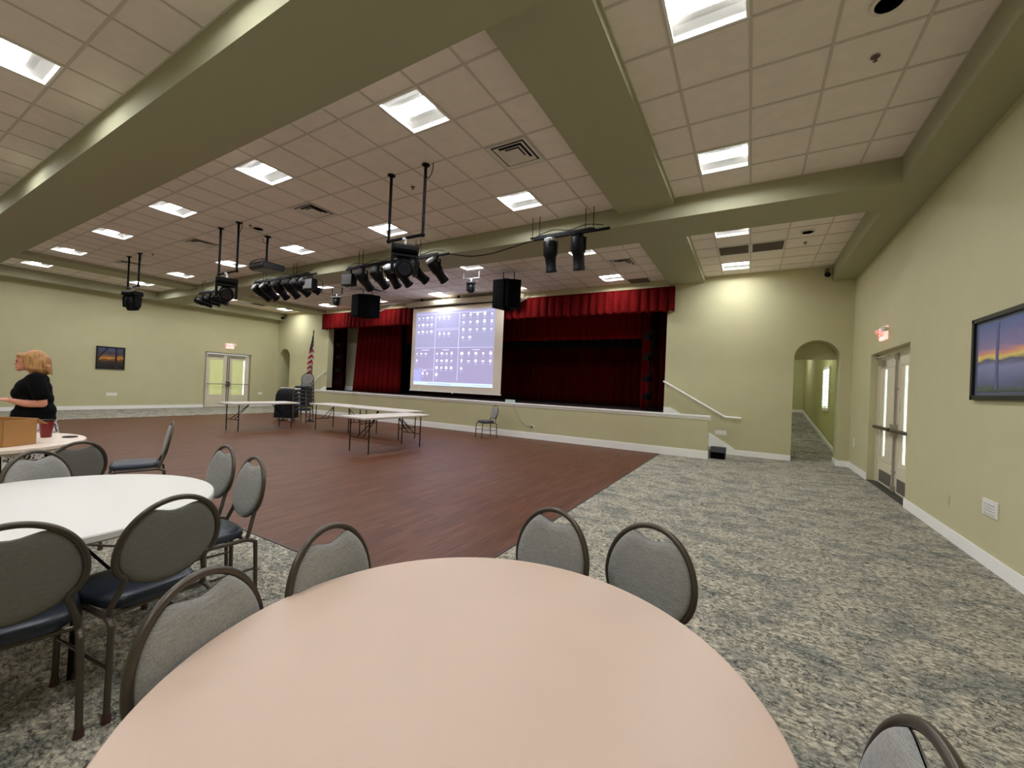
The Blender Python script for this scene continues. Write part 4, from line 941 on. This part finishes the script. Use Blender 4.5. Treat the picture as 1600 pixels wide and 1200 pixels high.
# projector
t = thing('projector', 'black video projector hanging from a pole at the middle of the ceiling', 'projector', (-9.25, 4.99, 0), 0.0)
s = MB(); s.cyl((0, 0, ZC), (0, 0, 3.97), 0.024); s.lathe([(0.03, -0.03), (0.07, -0.008), (0.07, 0)], 16, Matrix.Translation((0, 0, ZC))); s.build('pole', BLACK, t, smooth=True)
s = MB(); s.box(-0.10, 0.10, -0.10, 0.10, 3.93, 3.97); s.build('mount_plate', BLACK, t)
s = MB(); s.prism([(-0.21, 3.93), (0.24, 3.93), (0.26, 3.88), (0.24, 3.79), (-0.18, 3.77), (-0.24, 3.83)], 'x', -0.27, 0.27); b = s.build('projector_body', mat('projector_black', (16, 15, 18), 0.4), t, bevel=0.015)
s = MB(); s.cyl((0.08, 0.22, 3.855), (0.08, 0.285, 3.855), 0.045); s.build('lens', LENSG, b, smooth=True)
s = MB()
for q in range(8): s.box(-0.275, -0.27, -0.16 + q * 0.035, -0.14 + q * 0.035, 3.82, 3.89)
s.build('side_grille', BLACK, b)
s = MB(); s.tube(bez([(-0.02, 0, 4.05), (-0.2, -0.1, 4.02), (-0.42, -0.12, 3.97), (-0.48, -0.1, 3.86), (-0.36, -0.05, 3.80), (-0.27, 0, 3.84)]), 0.009, 8); s.tube(bez([(-0.03, 0, 4.38), (-0.14, 0, 4.42), (-0.2, 0, ZC)]), 0.006, 6); s.build('cable_loop', BLACK, t)

# battens with spotlights, hung just before the cross beam
BY = 6.50
def spot(x, y, z, pitch, yaw, lb, grp, cap=SILVER, sc=1.0, L1=0.50):
    """ellipsoidal spotlight: clamp at (x,y,z) on the batten, body hangs below, nose tilted down towards the stage"""
    t = thing('stage_spotlight', lb, 'stage light', (x, y, z), yaw, grp)
    s = MB(); s.box(-0.02, 0.02, -0.03, 0.03, -0.05, 0.03); s.build('clamp', BLACK, t)
    s = MB(); 
    for q in (-1, 1): s.box(q * 0.125 - 0.006, q * 0.125 + 0.006, -0.02, 0.02, -0.27, -0.06)
    s.box(-0.13, 0.13, -0.02, 0.02, -0.07, -0.058); s.build('yoke', BLACK, t)
    M = Matrix.Translation((0, 0, -0.24)) @ Matrix.Rotation(-pitch, 4, 'X') @ Matrix.Rotation(-PI / 2, 4, 'X')   # lathe axis z -> forward (+y), nose down
    s = MB(); s.lathe([(0.10, -0.18 * sc), (0.118, -0.15 * sc), (0.120, 0.05 * sc), (0.100, 0.08 * sc), (0.094, 0.27 * sc), (0.102, 0.28 * sc), (0.102, 0.32 * sc), (0.085, 0.32 * sc)], 20, M); b = s.build('lamp_body', BLACKP, t, smooth=True)
    s = MB(); s.lathe([(0.03, -0.245 * sc), (0.070, -0.235 * sc), (0.088, -0.185 * sc)], 16, M)
    for q in range(3): s.lathe([(0.098, (-0.225 + q * 0.022) * sc), (0.098, (-0.217 + q * 0.022) * sc)], 16, M)
    s.build('rear_cap', cap, b, smooth=True)
    s = MB(); s.lathe([(0.083, 0.312 * sc), (0.080, 0.316 * sc)], 16, M); s.build('front_lens', LENSG, b)
    s = MB(); s.tube(bez([(0.0, -0.10, -0.20), (0.05, -0.16, -0.10), (0.02, -0.08, 0.0), (0.0, 0.0, 0.03)]), 0.006, 6); s.build('power_lead', BLACK, t)
    return t
def batten(x0, x1, z, hang, lb):
    t = thing('light_batten', lb, 'light batten', (0, 0, 0), group='lighting battens along the cross beam')
    s = MB(); s.tube([(x0, BY, z), (x1, BY, z)], 0.024, 12); s.box(x0 + 0.05, x1 - 0.3, BY - 0.025, BY + 0.025, z + 0.02, z + 0.055); s.build('pipe', BLACK, t, smooth=True)
    for hx in hang:
        s = MB()
        for q in (-0.07, 0.07): s.tube([(hx + q, BY, z), (hx + q, BY, ZC)], 0.007, 8)
        s.box(hx - 0.1, hx + 0.1, BY - 0.03, BY + 0.03, z + 0.022, z + 0.04); s.build('hanger_rods', BLACK, t)
    s = MB(); n = int((x1 - x0) / 0.3); P = []
    for k in range(n + 1): P.append((x0 + 0.1 + (x1 - x0 - 0.2) * k / n, BY - 0.03, z + 0.06 + 0.05 * (k % 2)))
    s.tube(bez(P, 4), 0.007, 6); s.build('cable_run', BLACK, t)
batten(-8.55, -5.40, 4.13, [-8.05, -6.25], 'black lighting batten behind the nearest moving light')
batten(-3.45, -2.07, 4.13, [-3.42, -2.42], 'short black lighting batten near the wide beam, with two spotlights')
batten(-12.65, -9.72, 4.16, [-10.65, -12.1], 'black lighting batten left of centre, below the projector')
batten(-16.0, -14.5, 4.10, [-15.7], 'short black lighting batten at the far left')
g = 'spotlights on the batten behind the nearest moving light'
from_ = ['leftmost', 'second from the left', 'third from the left', 'fourth from the left', 'fifth from the left', 'rightmost, with bright silver cap']
for i, x in enumerate((-7.95, -7.45, -7.02, -6.72, -6.30, -5.72)):
    spot(x, BY, 4.10, (0.62, 0.62, 0.75, 0.7, 0.5, 0.75)[i], (0.1, 0.0, 0.1, -0.1, -0.3, -0.25)[i], 'black stage spotlight on the central batten, ' + from_[i], g, cap=SILVER if i in (2, 5) else GREYB)
g = 'spotlights on the batten below the projector'
for i, x in enumerate((-12.3, -11.9, -11.35, -10.85, -10.45, -10.05)):
    spot(x, BY, 4.13, (0.55, 0.6, 0.7, 0.7, 0.55, 0.45)[i], (0, 0, 0.1, 0.1, -0.1, -0.4)[i], 'black stage spotlight on the batten below the projector, ' + ['leftmost', 'second from the left', 'third from the left', 'fourth from the left', 'fifth from the left', 'rightmost, pointing right'][i], g, cap=GREYB)
g = 'spotlights on the far left batten'
for i, x in enumerate((-15.75, -15.2, -14.75)):
    spot(x, BY, 4.07, (0.3, 0.3, 0.25)[i], (-0.5, -0.6, -0.7)[i], 'black stage spotlight at the far left, ' + ['left one of three', 'middle one of three', 'right one of three'][i], g, cap=BLACK, sc=0.9)
spot(-3.12, BY, 4.10, 1.35, 0.0, 'stage spotlight with bright silver cap on the short right batten', 'spotlights on the short right batten', sc=1.05)
spot(-2.60, BY, 4.10, 1.35, 0.0, 'all-black stage spotlight on the short right batten', 'spotlights on the short right batten', cap=BLACK, sc=1.1)
for x, z, lb in ((-8.40, 4.10, 'grey box floodlight at the left end of the central batten'), (-9.92, 4.13, 'grey box floodlight at the right end of the batten below the projector')):
    t = thing('box_floodlight', lb, 'stage light', (x, BY, z), 0.15); s = MB(); s.box(-0.15, 0.15, -0.12, 0.06, -0.38, -0.10); b = s.build('housing', [BLACK], t, bevel=0.008)
    s = MB(); s.box(-0.16, -0.15, -0.12, 0.08, -0.38, -0.09); s.box(-0.14, 0.14, -0.125, -0.12, -0.36, -0.12); s.build('side_panel', GREYB, b)
    s = MB()
    for q in (-1, 1): s.tube([(q * 0.16, 0.07, -0.38), (q * 0.16, 0.22, -0.40), (q * 0.16, 0.22, -0.10), (q * 0.16, 0.07, -0.09)], 0.006, 6)
    s.tube([(-0.16, 0.22, -0.40), (0.16, 0.22, -0.40)], 0.006, 6); s.build('barn_door_frame', BLACK, t)
    s = MB(); s.box(-0.02, 0.02, -0.02, 0.02, -0.10, 0.02); s.build('clamp', BLACK, t)
s = MB(); s.tube(bez([(-5.42, BY, 4.13), (-4.9, BY + 0.05, 4.03), (-4.4, BY + 0.05, 4.02), (-3.9, BY + 0.02, 4.07), (-3.42, BY, 4.13)]), 0.010, 8); tag(s.build('swagged_cable', BLACK), 'black cable swagging between the two right-hand lighting battens', 'cable')

# speaker clusters
def cluster(cx, y, z0, z1, n, lb, rz):
    t = thing('speaker_cluster', lb, 'loudspeaker', (cx, y, 0), rz, 'black speaker clusters hanging before the stage')
    tot = math.radians(38) * n; w = 0.39 if n == 3 else 0.48
    for k in range(n):
        a = (k - (n - 1) / 2) * math.radians(36)
        M = Matrix.Rotation(a, 4, 'Z') @ Matrix.Translation((0, -0.32 if n == 3 else -0.28, 0))
        s = MB(); pl = [(-w / 2, -0.22), (w / 2, -0.22), (w * 0.28, 0.22), (-w * 0.28, 0.22)]
        A = [s.v(M @ Vector((x, yy, z0))) for x, yy in pl]; B = [s.v(M @ Vector((x, yy, z1))) for x, yy in pl]
        s.face(A); s.face(list(reversed(B)))
        for i in range(4): s.face([A[i], A[(i + 1) % 4], B[(i + 1) % 4], B[i]])
        c = s.build('speaker_cabinet', mat('speaker_black', (4, 5, 7), 0.7, spec=0.1), t, bevel=0.008)
        s = MB(); s.box(-w / 2 + 0.015, w / 2 - 0.015, -0.235, -0.221, z0 + 0.015, z1 - 0.015, M); s.build('speaker_grille', SPK, c)
    s = MB(); s.box(-0.24, 0.24, -0.34, 0.0, z1, z1 + 0.03); s.tube([(-0.15, -0.2, z1), (-0.15, -0.2, ZB)], 0.012, 8); s.tube([(0.15, -0.2, z1), (0.15, -0.2, ZB)], 0.012, 8); s.build('hanging_plate', BLACK, t)
    s = MB(); s.tube([(0.25, 0.1, z1 - 0.25), (0.75, 1.0, z1 + 0.05), (0.9, 1.55, z1 + 0.02)], 0.014, 8); s.tube([(0.25, 0.1, z0 + 0.25), (0.75, 1.0, z1 + 0.05)], 0.014, 8); s.build('support_strut', SILVER, t)
cluster(-11.40, 9.62, 3.58, 4.32, 3, 'black three-box loudspeaker cluster hanging left of the screen', 0.55)
cluster(-5.80, 9.62, 3.55, 4.30, 2, 'black two-box loudspeaker cluster hanging at the upper right corner of the screen', 0.35)

# ------------------------------------------------------------------ people
def remesh(o, vox, it=6):
    r = o.modifiers.new('remesh', 'REMESH'); r.mode = 'VOXEL'; r.voxel_size = vox; r.use_smooth_shade = True
    m = o.modifiers.new('smooth', 'SMOOTH'); m.iterations = it; m.factor = 0.5
def limb(s, pts, rs, n=14): s.tube(bez(pts, 5), [r for r in interp(rs, 5)], n); s.sphere(pts[0], rs[0]); s.sphere(pts[-1], rs[-1])
def interp(rs, n):
    out = []
    for a, b in zip(rs, rs[1:]): out += [a + (b - a) * k / n for k in range(n)]
    return out + [rs[-1]]
def hand(s, wr, d, up, side):
    """wrist point, finger direction, back-of-hand normal, thumb side vector"""
    wr = Vector(wr); d = Vector(d).normalized(); up = Vector(up).normalized(); th = Vector(side).normalized()
    R = Matrix((th, d, up)).transposed().to_4x4()
    s.sphere(wr + d * 0.045, 0.038, 0.052, 0.017, M=R)
    for k, (o, l) in enumerate(((0.030, 0.070), (0.010, 0.078), (-0.010, 0.072), (-0.029, 0.056))):
        b0 = wr + d * 0.085 + th * o; b1 = b0 + d * l * 0.5 - up * l * 0.16; b2 = b0 + d * l * 0.78 - up * l * 0.5
        s.tube([b0 - d * 0.03, b0, b1, b2], [0.0095, 0.0095, 0.0088, 0.0075], 8)
    s.tube([wr + d * 0.02 + th * 0.025, wr + d * 0.05 + th * 0.055, wr + d * 0.08 + th * 0.062 - up * 0.015], [0.012, 0.0115, 0.009], 8)
def person(loc, rz, label, shirt, bottom, hair_m, arm=1.0):
    t = thing('person', label, 'person', loc, rz)
    # front of the body is +y. 1.68 m tall, head bowed
    s = MB()
    s.sphere((0, -0.02, 0.98), 0.19, 0.145, 0.16); s.sphere((0, 0.0, 1.14), 0.165, 0.13, 0.14); s.sphere((0, 0.0, 1.28), 0.175, 0.125, 0.14); s.sphere((0, -0.015, 1.37), 0.17, 0.09, 0.07)
    limb(s, [(0, -0.02, 1.38), (0, 0.0, 1.46), (0, 0.035, 1.52)], [0.062, 0.055, 0.055])
    Mh = Matrix.Rotation(-0.70, 4, 'X'); s.sphere((0, 0.06, 1.585), 0.074, 0.095, 0.105, M=Mh); s.sphere((0, 0.095, 1.525), 0.052, 0.060, 0.055, M=Mh)
    s.tube([(0, 0.148, 1.575), (0, 0.160, 1.543), (0, 0.148, 1.535)], [0.010, 0.014, 0.011], 8)
    s.sphere((0, 0.150, 1.508), 0.024, 0.014, 0.008); s.sphere((0, 0.135, 1.480), 0.026, 0.022, 0.02)
    for q in (-1, 1):
        s.sphere((q * 0.076, 0.045, 1.565), 0.010, 0.018, 0.030)
        sh, el, wr = (q * 0.185, -0.02, 1.375), (q * 0.235, -0.08, 1.09), (q * 0.12, 0.17, 1.10 + 0.02 * arm)
        limb(s, [sh, (q * 0.225, -0.055, 1.24), el], [0.060, 0.055, 0.042]); limb(s, [el, (q * 0.185, 0.05, 1.09), wr], [0.044, 0.042, 0.027])
        hand(s, wr, (-q * 0.35, 0.9, 0.15), (0, -0.1, 1), (-q, -0.2, 0.2))
        limb(s, [(q * 0.095, -0.02, 0.92), (q * 0.10, 0.0, 0.50), (q * 0.10, -0.02, 0.10)], [0.098, 0.060, 0.040])
        s.sphere((q * 0.10, 0.05, 0.045), 0.042, 0.115, 0.045)
    b = s.build('body', SKIN, t); remesh(b, 0.0085, 3)
    s = MB(); s.sphere((0, -0.015, 0.99), 0.215, 0.175, 0.15); s.sphere((0, 0.0, 1.13), 0.19, 0.165, 0.15); s.sphere((0, 0.01, 1.26), 0.192, 0.155, 0.14); s.sphere((0, -0.015, 1.365), 0.185, 0.105, 0.085); s.sphere((0, 0.04, 1.20), 0.16, 0.15, 0.12)
    s.lathe([(0.235, 0.86), (0.225, 0.90), (0.21, 1.0)], 24, Matrix.Diagonal((1, 0.83, 1, 1)))
    for q in (-1, 1): limb(s, [(q * 0.175, -0.02, 1.375), (q * 0.215, -0.045, 1.27), (q * 0.235, -0.065, 1.19)], [0.078, 0.080, 0.074])
    o = s.build('shirt', shirt, t); remesh(o, 0.012, 3)
    s = MB(); s.lathe([(0.30, 0.42), (0.27, 0.6), (0.235, 0.84), (0.19, 1.0)], 32, Matrix.Diagonal((1, 0.85, 1, 1))); o = s.build('skirt', bottom, t, smooth=True)
    for q in (-1, 1):
        s = MB(); s.sphere((q * 0.10, 0.05, 0.04), 0.048, 0.125, 0.04); s.build('shoe', BLACKP, t, smooth=True)
        s = MB(); s.sphere((q * 0.030, 0.148, 1.578), 0.011, 0.007, 0.008); s.build('eye', mat('eye_dark', (60, 44, 36), 0.3), b, smooth=True)
    s = MB(); s.sphere((0, 0.02, 1.615), 0.105, 0.120, 0.10, M=Mh); s.sphere((0, -0.045, 1.57), 0.105, 0.085, 0.12); s.sphere((0, -0.06, 1.49), 0.098, 0.062, 0.08); s.sphere((0, 0.115, 1.645), 0.07, 0.045, 0.035)
    for q in (-1, 1):
        s.sphere((q * 0.078, 0.01, 1.55), 0.034, 0.078, 0.105)
        for k in range(4): s.tube([(q * 0.085, -0.02 + k * 0.025, 1.56), (q * 0.10, -0.035 + k * 0.027, 1.49), (q * 0.095, -0.05 + k * 0.028, 1.445 + 0.01 * k)], [0.024, 0.02, 0.008], 8)
    for k in range(5): s.tube([(-0.08 + k * 0.04, -0.10, 1.54), (-0.085 + k * 0.043, -0.115, 1.47), (-0.09 + k * 0.045, -0.13, 1.425)], [0.026, 0.02, 0.007], 8)
    o = s.build('hair', hair_m, t); remesh(o, 0.009, 2)
    return t
person((-7.22, 1.34, 0), math.atan2(0.25, -0.97) , 'person in black top and floral skirt, blond hair, head bowed beyond the farthest table', SHIRT, FLORAL, HAIR).scale = (0.97, 0.97, 0.97)
